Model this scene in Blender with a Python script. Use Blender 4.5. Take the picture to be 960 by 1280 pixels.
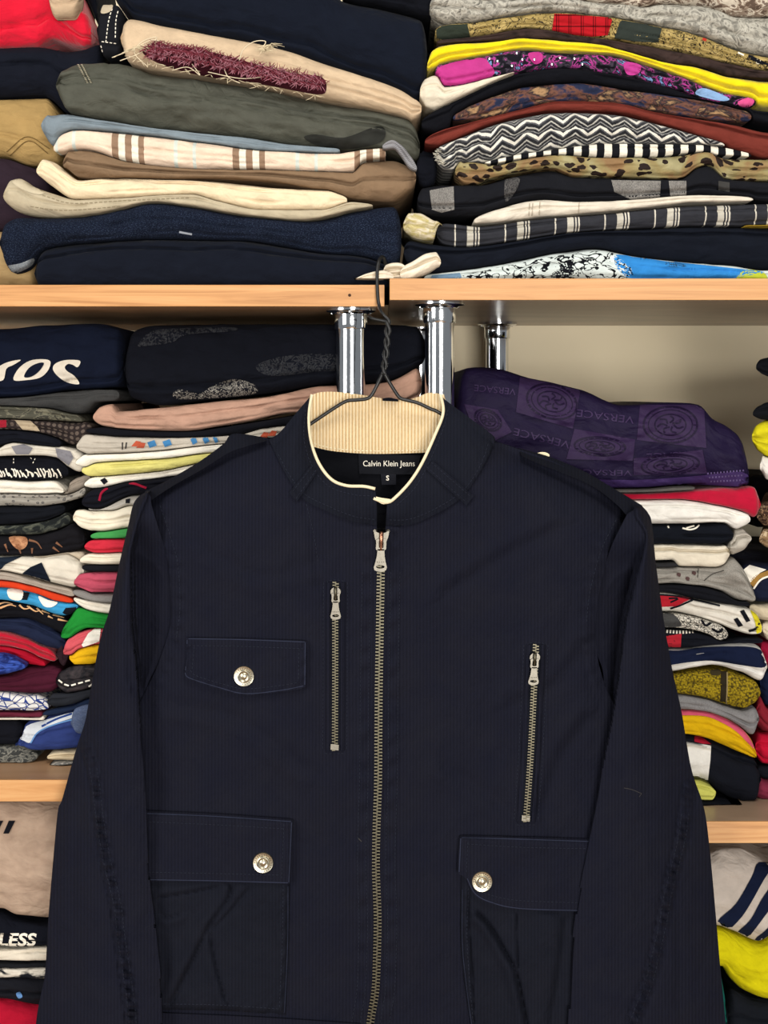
import bpy, bmesh, math, random
import numpy as np
from mathutils import Vector
from mathutils.bvhtree import BVHTree

for _o in list(bpy.data.objects):
    bpy.data.objects.remove(_o)
SC = bpy.context.scene
COL = SC.collection
random.seed(7)

# ------------------------------------------------------------------ camera
F, CX, HY, H = 1700.0, 480.0, 494.0, 1.45      # focal length in px, principal point, eye height (m)
cam_d = bpy.data.cameras.new('camera')
cam = bpy.data.objects.new('camera', cam_d)
COL.objects.link(cam)
cam.location = (0, 0, H)
cam.rotation_euler = (math.pi / 2, 0, 0)
cam_d.sensor_fit = 'VERTICAL'
cam_d.sensor_height = 36.0
cam_d.sensor_width = 27.0
cam_d.lens = F / 1280.0 * 36.0
cam_d.shift_y = -(640.0 - HY) / 1280.0
cam_d.clip_start = 0.02
SC.camera = cam

# ------------------------------------------------------------------ world, lights, exposure
world = bpy.data.worlds.new('room_light')
SC.world = world
world.use_nodes = True
bg = world.node_tree.nodes['Background']
bg.inputs['Color'].default_value = (0.93, 0.96, 1.0, 1)
bg.inputs['Strength'].default_value = 0.26


def area(name, loc, target, sx, sy, power, col):
    ld = bpy.data.lights.new(name, 'AREA')
    ld.shape = 'RECTANGLE'
    ld.size, ld.size_y = sx, sy
    ld.energy = power
    ld.color = col
    o = bpy.data.objects.new(name, ld)
    COL.objects.link(o)
    o.location = loc
    o.rotation_euler = (Vector(target) - Vector(loc)).to_track_quat('-Z', 'Y').to_euler()
    return o


area('window_light', (-1.75, -0.55, 1.75), (0, 1.15, 1.3), 1.0, 1.7, 38, (1.0, 0.97, 0.93))
area('wall_fill_light', (0.7, -3.0, 1.15), (0.1, 1.15, 1.35), 1.3, 1.5, 155, (1.0, 0.96, 0.9))  # added low frontal fill, brightens the cream wall under the shelf
area('ceiling_lamp', (0.15, 0.25, 2.5), (0, 1.1, 1.2), 0.5, 0.5, 11, (1.0, 0.95, 0.87))

SC.view_settings.view_transform = 'Standard'
SC.view_settings.look = 'None'
SC.view_settings.gamma = 1.0
SC.view_settings.use_curve_mapping = False
SC.view_settings.exposure = -0.08


# ------------------------------------------------------------------ helpers
def P(px, py, Y):
    """photo pixel + distance from the lens plane -> world point"""
    return ((px - CX) * Y / F, Y, H - (py - HY) * Y / F)


def Zat(py, Y):
    return H - (py - HY) * Y / F


def lin(c):
    if isinstance(c, str):
        c = tuple(int(c[i:i + 2], 16) / 255 for i in (0, 2, 4))
    return tuple((v / 12.92 if v <= .04045 else ((v + .055) / 1.055) ** 2.4) for v in c) + (1.0,)


def _h(ix, iy, s):
    n = (ix * 374761393 + iy * 668265263 + s * 1442695041) & 0x7fffffff
    n = ((n ^ (n >> 13)) * 1274126177) & 0x7fffffff
    return ((n ^ (n >> 16)) & 0xffff) / 32767.5 - 1.0


def vn(x, y, s=0):
    """vectorised value noise in -1..1"""
    x = np.asarray(x, float)
    y = np.asarray(y, float)
    x, y = np.broadcast_arrays(x, y)
    ix = np.floor(x).astype(np.int64)
    iy = np.floor(y).astype(np.int64)
    fx = x - ix
    fy = y - iy
    fx = fx * fx * (3 - 2 * fx)
    fy = fy * fy * (3 - 2 * fy)
    a = _h(ix, iy, s) * (1 - fx) + _h(ix + 1, iy, s) * fx
    b = _h(ix, iy + 1, s) * (1 - fx) + _h(ix + 1, iy + 1, s) * fx
    return a * (1 - fy) + b * fy


def fbm(x, y, s=0, o=3):
    r = 0
    a = 1.0
    for k in range(o):
        r = r + a * vn(np.asarray(x) * 2 ** k + 17.3 * k, np.asarray(y) * 2 ** k - 9.1 * k, s + k)
        a *= .5
    return r / 1.75


def pchip(pts, x):
    """smooth monotone interpolation of y over x, flat beyond the ends"""
    p = sorted((float(a), float(b)) for a, b in pts)
    q = [p[0]]
    for a in p[1:]:
        if a[0] - q[-1][0] > 1e-3:
            q.append(a)
    xs = np.array([a for a, b in q])
    ys = np.array([b for a, b in q])
    x = np.clip(np.asarray(x, float), xs[0], xs[-1])
    if len(xs) == 1:
        return np.full_like(x, ys[0])
    if len(xs) == 2:
        return np.interp(x, xs, ys)
    hh = np.diff(xs)
    d = np.diff(ys) / hh
    m = np.zeros_like(ys)
    m[0], m[-1] = d[0], d[-1]
    for i in range(1, len(ys) - 1):
        if d[i - 1] * d[i] > 0:
            w1, w2 = 2 * hh[i] + hh[i - 1], hh[i] + 2 * hh[i - 1]
            m[i] = (w1 + w2) / (w1 / d[i - 1] + w2 / d[i])
    i = np.clip(np.searchsorted(xs, x) - 1, 0, len(hh) - 1)
    t = (x - xs[i]) / hh[i]
    return ((1 + 2 * t) * (1 - t) ** 2 * ys[i] + t * (1 - t) ** 2 * hh[i] * m[i]
            + t * t * (3 - 2 * t) * ys[i + 1] + t * t * (t - 1) * hh[i] * m[i + 1])


def catmull(pts, per=8, closed=False):
    pts = [np.array(p, float) for p in pts]
    if len(pts) < 3:
        return np.array(pts)
    out = []
    n = len(pts)
    rng = range(n if closed else n - 1)
    for i in rng:
        if closed:
            p0, p1, p2, p3 = pts[i - 1], pts[i], pts[(i + 1) % n], pts[(i + 2) % n]
        else:
            p0 = pts[i - 1] if i else 2 * pts[0] - pts[1]
            p1, p2 = pts[i], pts[i + 1]
            p3 = pts[i + 2] if i + 2 < n else 2 * pts[-1] - pts[-2]
        for k in range(per):
            t = k / per
            out.append(.5 * ((2 * p1) + (p2 - p0) * t + (2 * p0 - 5 * p1 + 4 * p2 - p3) * t * t
                             + (3 * p1 - p0 - 3 * p2 + p3) * t ** 3))
    if not closed:
        out.append(pts[-1])
    return np.array(out)


def resample(pts, n=None, step=None, smooth=True):
    p = catmull(pts) if smooth else np.array(pts, float)
    L = np.concatenate([[0], np.cumsum(np.linalg.norm(np.diff(p, axis=0), axis=1))])
    if n is None:
        n = max(2, int(L[-1] / step) + 1)
    q = np.linspace(0, L[-1], n)
    return np.stack([np.interp(q, L, p[:, k]) for k in range(p.shape[1])], 1)


RAW = {}


def mesh_obj(name, V, faces, mat, parent=None, uv=None, smooth=True, fixn=True, sharp=None):
    me = bpy.data.meshes.new(name)
    V = [tuple(map(float, v)) for v in V]
    me.from_pydata(V, [], faces)
    if uv is not None:
        lay = me.uv_layers.new(name='UVMap')
        idx = np.zeros(len(me.loops), np.int32)
        me.loops.foreach_get('vertex_index', idx)
        lay.data.foreach_set('uv', np.asarray(uv, np.float32)[idx].ravel())
    if fixn:
        bm = bmesh.new()
        bm.from_mesh(me)
        bmesh.ops.recalc_face_normals(bm, faces=bm.faces)
        bm.to_mesh(me)
        bm.free()
    me.polygons.foreach_set('use_smooth', [smooth] * len(me.polygons))
    if sharp is not None and smooth:
        me.set_sharp_from_angle(angle=math.radians(sharp))
    if mat is not None:
        me.materials.append(mat)
    o = bpy.data.objects.new(name, me)
    COL.objects.link(o)
    if parent is not None:
        o.parent = parent
    RAW[o.name] = (V, faces)
    return o


def tag(o, label=None, cat=None, group=None, kind=None):
    if label:
        o['label'] = label
    if cat:
        o['category'] = cat
    if group:
        o['group'] = group
    if kind:
        o['kind'] = kind
    return o


def empty(name, label, cat, loc=(0, 0, 0), group=None):
    o = bpy.data.objects.new(name, None)
    o.empty_display_size = .05
    COL.objects.link(o)
    tag(o, label, cat, group)
    return o


BV = {}


def bvh(o):
    if isinstance(o, (list, tuple)):
        key = '|'.join(x.name for x in o)
        if key not in BV:
            V, Fc, off = [], [], 0
            for x in o:
                v, f = RAW[x.name]
                V += list(v)
                Fc += [tuple(i + off for i in ff) for ff in f]
                off += len(v)
            BV[key] = BVHTree.FromPolygons(V, Fc)
        return BV[key]
    if o.name not in BV:
        v, f = RAW[o.name]
        BV[o.name] = BVHTree.FromPolygons(v, f)
    return BV[o.name]


EYE = Vector((0, 0, H))


def proj(tree, px, py, off, cen=None):
    for k in range(16):
        d = Vector(P(px, py, 1.0)) - EYE
        d.normalize()
        hit = tree.ray_cast(EYE, d)
        if hit[0] is not None:
            return hit[0] - d * off
        if cen is None:
            return None
        px += (cen[0] - px) * .08
        py += (cen[1] - py) * .08
    return None


def box(name, x0, x1, y0, y1, z0, z1, mat, parent=None, bev=0.0, uvs=100):
    bm = bmesh.new()
    vs = [bm.verts.new((x, y, z)) for x in (x0, x1) for y in (y0, y1) for z in (z0, z1)]
    for f in ((0, 1, 3, 2), (4, 6, 7, 5), (0, 4, 5, 1), (2, 3, 7, 6), (0, 2, 6, 4), (1, 5, 7, 3)):
        bm.faces.new([vs[i] for i in f])
    bmesh.ops.recalc_face_normals(bm, faces=bm.faces)
    if bev:
        bmesh.ops.bevel(bm, geom=list(bm.edges), offset=bev, segments=2, profile=.6, affect='EDGES')
    me = bpy.data.meshes.new(name)
    bm.to_mesh(me)
    bm.free()
    me.materials.append(mat)
    o = bpy.data.objects.new(name, me)
    COL.objects.link(o)
    if parent is not None:
        o.parent = parent
    RAW[o.name] = ([tuple(v.co) for v in me.vertices], [tuple(p.vertices) for p in me.polygons])
    return o


def tube_data(pts, r, n=8, V=None, Fc=None, cap=True):
    V = [] if V is None else V
    Fc = [] if Fc is None else Fc
    pts = [Vector(p) for p in pts]
    b = len(V)
    prev = None
    for i, p in enumerate(pts):
        t = (pts[min(i + 1, len(pts) - 1)] - pts[max(i - 1, 0)])
        if t.length < 1e-9:
            t = Vector((0, 0, 1))
        t.normalize()
        if prev is None:
            a = Vector((0, 1, 0)) if abs(t.y) < .9 else Vector((1, 0, 0))
            u = t.cross(a).normalized()
        else:
            u = (prev - t * prev.dot(t)).normalized()
        prev = u
        w = t.cross(u)
        rr = r[i] if isinstance(r, (list, np.ndarray)) else r
        for k in range(n):
            a = 2 * math.pi * k / n
            V.append(tuple(p + (u * math.cos(a) + w * math.sin(a)) * rr))
    for i in range(len(pts) - 1):
        for k in range(n):
            Fc.append((b + i * n + k, b + i * n + (k + 1) % n, b + (i + 1) * n + (k + 1) % n, b + (i + 1) * n + k))
    if cap:
        Fc.append(tuple(b + k for k in range(n))[::-1])
        Fc.append(tuple(b + (len(pts) - 1) * n + k for k in range(n)))
    return V, Fc


def tube(name, pts, r, mat, parent=None, n=8):
    V, Fc = tube_data(pts, r, n)
    return mesh_obj(name, V, Fc, mat, parent)


def lathe(name, prof, origin, axis, mat, parent=None, n=28, sharp=35):
    """prof: (radius, distance along the axis)"""
    ax = Vector(axis).normalized()
    a = Vector((1, 0, 0)) if abs(ax.x) < .9 else Vector((0, 0, 1))
    u = ax.cross(a).normalized()
    w = ax.cross(u)
    o = Vector(origin)
    V, Fc = [], []
    for r, d in prof:
        for k in range(n):
            t = 2 * math.pi * k / n
            V.append(tuple(o + ax * d + (u * math.cos(t) + w * math.sin(t)) * max(r, 1e-5)))
    for i in range(len(prof) - 1):
        for k in range(n):
            Fc.append((i * n + k, i * n + (k + 1) % n, (i + 1) * n + (k + 1) % n, (i + 1) * n + k))
    Fc.append(tuple(range(n)))
    Fc.append(tuple((len(prof) - 1) * n + k for k in range(n)))
    return mesh_obj(name, V, Fc, mat, parent, sharp=sharp)


# ------------------------------------------------------------------ material toolkit (procedural only)
class NB:
    def __init__(s, name):
        s.m = bpy.data.materials.new(name)
        s.m.use_nodes = True
        s.t = s.m.node_tree
        s.b = s.t.nodes['Principled BSDF']

    def n(s, k):
        return s.t.nodes.new(k)

    def put(s, sock, v):
        if v is None:
            return
        if isinstance(v, bpy.types.NodeSocket):
            s.t.links.new(v, sock)
        else:
            sock.default_value = v

    def uv(s, sx=1.0, sy=1.0, rot=0.0, lx=0.0, ly=0.0, obj=False):
        c = s.n('ShaderNodeTexCoord')
        mp = s.n('ShaderNodeMapping')
        s.t.links.new(c.outputs['Object' if obj else 'UV'], mp.inputs['Vector'])
        mp.inputs['Scale'].default_value = (sx, sy, sx if obj else 1)
        mp.inputs['Rotation'].default_value = (0, 0, rot)
        mp.inputs['Location'].default_value = (lx, ly, 0)
        return mp.outputs['Vector']

    def sep(s, v):
        c = s.n('ShaderNodeSeparateXYZ')
        s.t.links.new(v, c.inputs[0])
        return c.outputs['X'], c.outputs['Y']

    def math(s, op, a, b=None, c=None):
        k = s.n('ShaderNodeMath')
        k.operation = op
        s.put(k.inputs[0], a)
        s.put(k.inputs[1], b)
        s.put(k.inputs[2], c)
        return k.outputs[0]

    def noise(s, vec, scale, detail=3.0, rough=.55, dist=0.0):
        k = s.n('ShaderNodeTexNoise')
        s.put(k.inputs['Vector'], vec)
        k.inputs['Scale'].default_value = scale
        k.inputs['Detail'].default_value = detail
        k.inputs['Roughness'].default_value = rough
        k.inputs['Distortion'].default_value = dist
        return k.outputs[0]

    def vor(s, vec, scale, feature='F1', rand=1.0, out=0):
        k = s.n('ShaderNodeTexVoronoi')
        k.feature = feature
        s.put(k.inputs['Vector'], vec)
        k.inputs['Scale'].default_value = scale
        k.inputs['Randomness'].default_value = rand
        return k.outputs[out]

    def wave(s, vec, scale, dist=0.0, dscale=1.0, dirn='X', detail=2.0):
        k = s.n('ShaderNodeTexWave')
        k.bands_direction = dirn
        s.put(k.inputs['Vector'], vec)
        k.inputs['Scale'].default_value = scale
        k.inputs['Distortion'].default_value = dist
        k.inputs['Detail'].default_value = detail
        k.inputs['Detail Scale'].default_value = dscale
        return k.outputs['Fac']

    def ramp(s, fac, stops, interp='CONSTANT'):
        k = s.n('ShaderNodeValToRGB')
        k.color_ramp.interpolation = interp
        e = k.color_ramp.elements
        while len(e) < len(stops):
            e.new(1.0)
        for i, (p, c) in enumerate(stops):
            e[i].position = p
            e[i].color = lin(c) if not isinstance(c, (int, float)) else (c, c, c, 1)
        s.put(k.inputs[0], fac)
        return k.outputs[0]

    def mix(s, f, a, b, mode='MIX'):
        k = s.n('ShaderNodeMix')
        k.data_type = 'RGBA'
        k.blend_type = mode
        s.put(k.inputs[0], f)
        s.put(k.inputs[6], lin(a) if isinstance(a, str) else a)
        s.put(k.inputs[7], lin(b) if isinstance(b, str) else b)
        return k.outputs[2]

    def bump(s, h, strength, dist=.001, base=None):
        k = s.n('ShaderNodeBump')
        k.inputs['Strength'].default_value = strength
        k.inputs['Distance'].default_value = dist
        s.put(k.inputs['Height'], h)
        if base is not None:
            s.put(k.inputs['Normal'], base)
        return k.outputs[0]

    def done(s, color, rough=.9, normal=None, metal=0.0, sheen=0.0, spec=.3):
        s.put(s.b.inputs['Base Color'], lin(color) if isinstance(color, str) else color)
        s.put(s.b.inputs['Roughness'], rough)
        s.b.inputs['Metallic'].default_value = metal
        s.b.inputs['Specular IOR Level'].default_value = spec
        if sheen:
            s.b.inputs['Sheen Weight'].default_value = sheen
            s.b.inputs['Sheen Roughness'].default_value = .5
        s.put(s.b.inputs['Normal'], normal)
        return s.m


MATS = {}


def cloth(name, color=None, pat=None, weave=9.0, wb=.25, var=.2, rough=.95, sheen=.0, soft=.5):
    """woven cloth; UV runs in centimetres. pat(nb) -> colour socket"""
    if name in MATS:
        return MATS[name]
    nb = NB(name)
    col = pat(nb) if pat else lin(color)
    if not pat:
        k = nb.n('ShaderNodeRGB')
        k.outputs[0].default_value = col
        col = k.outputs[0]
    uv = nb.uv()
    v = nb.ramp(nb.noise(uv, .55, 4, .6), [(.3, 1 - var), (.7, 1.0)], 'LINEAR')
    col = nb.mix(1.0, col, v, 'MULTIPLY')
    w = nb.noise(nb.uv(1, 2.6), weave, 2, .7)
    crease = nb.noise(nb.uv(.55, .85, .35), 1.0, 3, .5, .5)
    b1 = nb.bump(crease, soft, .006)
    b2 = nb.bump(w, wb, .0012, b1)
    MATS[name] = nb.done(col, rough, b2, sheen=sheen, spec=.1)
    return MATS[name]


def plain(c, **k):
    return cloth('cloth_' + c, c, **k)


def heather(a, b, sc=14):
    return cloth('heather_' + a, None, lambda nb: nb.ramp(nb.noise(nb.uv(1, 2), sc, 3, .8), [(.35, a), (.65, b)], 'LINEAR'), wb=.4)


def denim(a, b):
    return cloth('denim_' + a, None, lambda nb: nb.ramp(nb.noise(nb.uv(1.2, 2.4, .6), 6, 2, .85), [(.3, a), (.52, a), (.78, b)], 'LINEAR'), wb=.5, var=.3)


def blotch(name, stops, scale=1.2, sy=1.6, dist=1.0, interp='CONSTANT', detail=3, **k):
    return cloth(name, None, lambda nb: nb.ramp(nb.noise(nb.uv(1, sy), scale, detail, .6, dist), stops, interp), **k)


def cells(name, stops, scale=1.5, sy=1.0, feature='F1', rand=1.0, **k):
    return cloth(name, None, lambda nb: nb.ramp(nb.vor(nb.uv(1, sy), scale, feature, rand), stops), **k)


def stripes(name, period, stops, axis=0, **k):
    def f(nb):
        u = nb.sep(nb.uv())[axis]
        return nb.ramp(nb.math('FRACT', nb.math('DIVIDE', u, period)), stops)
    return cloth(name, None, f, **k)


# ------------------------------------------------------------------ prints, stitches and lettering that lie on a built surface
UVK = 0.065


def decal(o, pts, mat, name='print', smooth=True, off=.0011, step=3.2, parent=None, closed=True):
    tree = bvh(o)
    p = catmull(pts, 4, True) if smooth else np.array(pts, float)
    bm = bmesh.new()
    bm.faces.new([bm.verts.new((x, -y, 0)) for x, y in p])
    return _finish_decal(bm, tree, mat, name, off, step, parent or (o[0] if isinstance(o, (list, tuple)) else o))


def _finish_decal(bm, tree, mat, name, off, step, parent):
    bmesh.ops.triangulate(bm, faces=bm.faces)
    for _ in range(5):
        es = [e for e in bm.edges if e.calc_length() > step]
        if not es:
            break
        bmesh.ops.subdivide_edges(bm, edges=es, cuts=1)
        bmesh.ops.triangulate(bm, faces=bm.faces)
    bm.verts.index_update()
    cen = np.mean([(v.co.x, -v.co.y) for v in bm.verts], axis=0)
    V, uv, ok = [], [], []
    for v in bm.verts:
        h = proj(tree, v.co.x, -v.co.y, off, cen)
        ok.append(h is not None)
        V.append(tuple(h) if h is not None else (0, 0, 0))
        uv.append((v.co.x * UVK, -v.co.y * UVK))
    near = min([v[1] for v, k in zip(V, ok) if k], default=0) + .03
    ok = [k and v[1] < near for v, k in zip(V, ok)]
    Fc = [tuple(v.index for v in f.verts) for f in bm.faces if all(ok[v.index] for v in f.verts)]
    bm.free()
    if not Fc:
        return None
    return mesh_obj(name, V, Fc, mat, parent, uv=uv, fixn=False)


def ribbon(o, paths, w, mat, name='print', off=.0006, step=2.5, parent=None, smooth=True, dash=None, rise=.0, kind=None, wend=None):
    """bands of width w px along pixel paths, laid on the surface of o; dash=(on, off) px breaks them into stitches"""
    tree = bvh(o)
    V, Fc, uv = [], [], []

    def emit(seg, f0=0., f1=1.):
        rows = []
        for i, (x, y) in enumerate(seg):
            t = seg[min(i + 1, len(seg) - 1)] - seg[max(i - 1, 0)]
            t = t / (np.linalg.norm(t) + 1e-9)
            nn = np.array((-t[1], t[0]))
            ww = w
            if wend is not None:
                fr = f0 + (f1 - f0) * i / max(1, len(seg) - 1)
                ww = w + (wend - w) * fr
            row = []
            for k, oo in ((-1, off), (0, off + rise), (1, off)):
                q = (x + nn[0] * k * ww / 2, y + nn[1] * k * ww / 2)
                h = proj(tree, q[0], q[1], oo)
                if h is None or (rows and rows[0] and h.y > rows[0][0][0][1] + .03):
                    row = None
                    break
                row.append((tuple(h), (q[0] * UVK, q[1] * UVK)))
            rows.append(row)
        prev = None
        for row in rows:
            if row is None:
                prev = None
                continue
            b = len(V)
            for h, q in row:
                V.append(h)
                uv.append(q)
            if prev is not None:
                Fc.extend([(prev, prev + 1, b + 1, b), (prev + 1, prev + 2, b + 2, b + 1)])
            prev = b
    for path in paths:
        if dash:
            p = resample(path, step=1.0, smooth=smooth and len(path) > 2)
            i = 0
            while i < len(p) - 2:
                k = int(dash[0])
                emit(p[i:i + k + 1:max(1, k)] if k > 1 else p[i:i + 2])
                i += int(dash[0] + dash[1])
        else:
            emit(resample(path, step=step, smooth=smooth and len(path) > 2))
    if not Fc:
        return None
    r = mesh_obj(name, V, Fc, mat, parent or (o[0] if isinstance(o, (list, tuple)) else o), uv=uv, fixn=False)
    if kind:
        r['kind'] = kind
    return r


def lettering(o, text, x, y, hpx, mat, name='lettering', rot=0.0, shear=0.0, bold=0.0, wscale=1.0, off=.0006, parent=None, fit=None, flip=False):
    """built-in font outlines laid on a surface; x,y = left end of the baseline in px, hpx = cap height"""
    cu = bpy.data.curves.new('t', 'FONT')
    cu.body = text
    cu.offset = bold
    cu.resolution_u = 3
    to = bpy.data.objects.new('t', cu)
    COL.objects.link(to)
    bpy.context.view_layer.update()
    me = bpy.data.meshes.new_from_object(to.evaluated_get(bpy.context.evaluated_depsgraph_get()))
    bpy.data.objects.remove(to)
    bm = bmesh.new()
    bm.from_mesh(me)
    bpy.data.meshes.remove(me)
    wmax = max(v.co.x for v in bm.verts)
    k = hpx / .69
    kx = (fit / wmax) if fit else k * wscale
    ca, sa = math.cos(rot), math.sin(rot)
    for v in bm.verts:
        a, b = (v.co.x + shear * v.co.y) * kx, v.co.y * k
        if flip:
            a, b = -a, -b
        v.co = (x + a * ca + b * sa, -(y + a * sa - b * ca), 0)
    bmesh.ops.remove_doubles(bm, verts=bm.verts, dist=1e-4)
    return _finish_decal(bm, bvh(o), mat, name, off, 5.0, parent or (o[0] if isinstance(o, (list, tuple)) else o))

# ------------------------------------------------------------------ the setting: wall, floor, shelves, poles
YS, YW = 1.135, 1.555           # shelf front edge, back wall


def wood(name, a, b, c, sx=1.0, rough=.45):
    nb = NB(name)
    v = nb.uv(2.2 * sx, 26, obj=True)
    g = nb.noise(nb.uv(3 * sx, 60, obj=True), 4.0, 4, .6, 1.2)
    mp = nb.n('ShaderNodeMapping')
    tc = nb.n('ShaderNodeTexCoord')
    nb.t.links.new(tc.outputs['Object'], mp.inputs['Vector'])
    mp.inputs['Scale'].default_value = (4 * sx, 9, 120)
    g = nb.noise(mp.outputs[0], 1.0, 5, .62, 1.4)
    col = nb.ramp(g, [(.3, c), (.48, a), (.72, b)], 'LINEAR')
    mp2 = nb.n('ShaderNodeMapping')
    nb.t.links.new(tc.outputs['Object'], mp2.inputs['Vector'])
    mp2.inputs['Scale'].default_value = (6, 6, 18)
    sp = nb.ramp(nb.noise(mp2.outputs[0], 2.0, 3, .6, .8), [(.60, '000000'), (.72, 'ffffff')], 'LINEAR')
    col = nb.mix(nb.math('MULTIPLY', sp, .35), col, c)
    return nb.done(col, rough, nb.bump(g, .12, .001), spec=.4)


M_EDGE = wood('pine_edge', 'bf8b56', 'cd9f6a', 'a67443')
M_PANEL = wood('oak_laminate', 'b08a68', 'c39d7b', '94714f', .8, .32)
M_PANEL_R = wood('grey_oak_laminate', 'a08872', 'b39b84', '8a725d', .6, .3)


def paint():
    nb = NB('cream_wall_paint')
    n1 = nb.noise(nb.uv(1, 1, obj=True), 3.0, 4, .5)
    col = nb.ramp(n1, [(.3, 'e6d8b8'), (.7, 'ecdfc2')], 'LINEAR')
    return nb.done(col, .75, nb.bump(nb.noise(nb.uv(1, 1, obj=True), 90, 2), .05, .001))


M_WALL = paint()


def chrome():
    nb = NB('chrome')
    n1 = nb.noise(nb.uv(1, 1, obj=True), 22, 4, .6)
    r = nb.ramp(n1, [(.35, .06), (.7, .16)], 'LINEAR')
    return nb.done('dadde0', r, metal=1.0)


M_CHROME = chrome()
nbk = NB('dark_screw_hole')
M_HOLE = nbk.done('3a2415', .8)

o = box('wall_back', -1.6, 1.6, YW, YW + .1, 0, 2.6, M_WALL)
tag(o, kind='structure')
nbf = NB('wood_floor_finish')
M_FLOOR = nbf.done(nbf.ramp(nbf.noise(nbf.uv(2, 14, obj=True), 2.0, 4, .6, 1.0), [(.3, '8a6a4b'), (.7, 'a88562')], 'LINEAR'), .5)
o = box('floor', -1.6, 1.6, -2.4, YW, -.04, 0, M_FLOOR)
tag(o, kind='structure')


def shelf(label, x0, x1, ytop, th=27, mp=M_PANEL, group='pine edged shelf boards'):
    """ytop: pixel row of the front top edge"""
    z1 = Zat(ytop, YS)
    z0 = Zat(ytop + th, YS)
    X0, X1 = (x0 - CX) * YS / F, (x1 - CX) * YS / F
    e = empty('shelf_board', label, 'shelf', group=group)
    box('panel', X0, X1, YS + .0022, YW - .001, z0, z1, mp, e)
    box('edge_band', X0, X1, YS, YS + .0022, z0, z1, M_EDGE, e, bev=.0006)
    return e, z0, z1


XL, XR = -420, 1400
sUL, zUL0, zUL1 = shelf('pine edged shelf board ending at the knotted white cloth, carrying folded trousers and denim', XL, 480.5, 356)
sUR, zUR0, zUR1 = shelf('pine edged shelf board carrying the animal print and zigzag garments, with grey oak underside', 487, XR, 348, mp=M_PANEL_R)
sLL, zLL0, zLL1 = shelf('pine edged shelf board under the blue and white towel', XL, 480.5, 975)
sLR, zLR0, zLR1 = shelf('pine edged shelf board under the yellow sweatshirt and lime garment', 487, XR, 1027, mp=M_PANEL_R)
sBL, zBL0, zBL1 = shelf('lowest pine edged shelf board, below the red top and lettered garment', XL, 480.5, 1330)
sBR, zBR0, zBR1 = shelf('lowest pine edged shelf board, below the teal and yellow garments', 487, XR, 1350, mp=M_PANEL_R)
# a dark screw hole in the edge of the upper board
c = P(437, 369, YS)
lathe('screw_hole', [(.0013, -.0004), (.0013, .0002)], (c[0], YS, c[2]), (0, -1, 0), M_HOLE, sUL, 14)


def pole(label, px, Y, z0, z1, r=.0125):
    x = (px - CX) * Y / F
    e = empty('chrome_pole', label, 'pole', group='chrome shelf poles')
    lathe('tube', [(r, z0 + .002), (r, z1 - .002)], (x, Y, 0), (0, 0, 1), M_CHROME, e, 40)
    for zz, sg in ((z1, -1), (z0, 1)):
        lathe('flange', [(.0215, zz + sg * .0003), (.0215, zz + sg * .0022), (.020, zz + sg * .0032), (.0165, zz + sg * .0038), (.0155, zz + sg * .005)],
              (x, Y, 0), (0, 0, 1), M_CHROME, e, 40)
        lathe('ring', [(.0138, zz + sg * .004), (.0140, zz + sg * .0052), (.0140, zz + sg * .0165), (.0134, zz + sg * .0178)], (x, Y, 0), (0, 0, 1), M_CHROME, e, 40)
        for k in range(3):
            a = math.radians(30 + 120 * k)
            lathe('screw', [(.0018, sg * .0030), (.0018, sg * .0042), (.0011, sg * .0046)],
                  (x + .0185 * math.cos(a), Y + .0185 * math.sin(a), zz), (0, 0, 1), M_CHROME, e, 10)
    return e


pole('front chrome pole under the end of the trouser shelf, beside the hanger hook', 438.5, 1.163, zLL1, zUL0)
pole('front chrome pole between the hanger and the cream wall', 549.5, 1.163, zLR1, zUR0)
pole('rear chrome pole against the cream wall, rising behind the purple fabric', 621.5, 1.485, zLR1, zUR0)
pole('rear chrome pole mostly hidden behind the front pole', 524.5, 1.485, zLL1, zUL0)
pole('lower chrome pole between the two lower boards, under the trouser shelf end', 438.5, 1.163, zBL1, zLL0)
pole('lower chrome pole between the two lower boards, under the jeans shelf end', 549.5, 1.163, zBR1, zLR0)

# ------------------------------------------------------------------ folded garments
ENV = dict(zmin=-9, zmax=9, group=None, Y=1.16, key=None)
PROF = []
gseed = [0]


def smst_(x):
    x = np.clip(x, 0, 1)
    return x * x * (3 - 2 * x)



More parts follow.
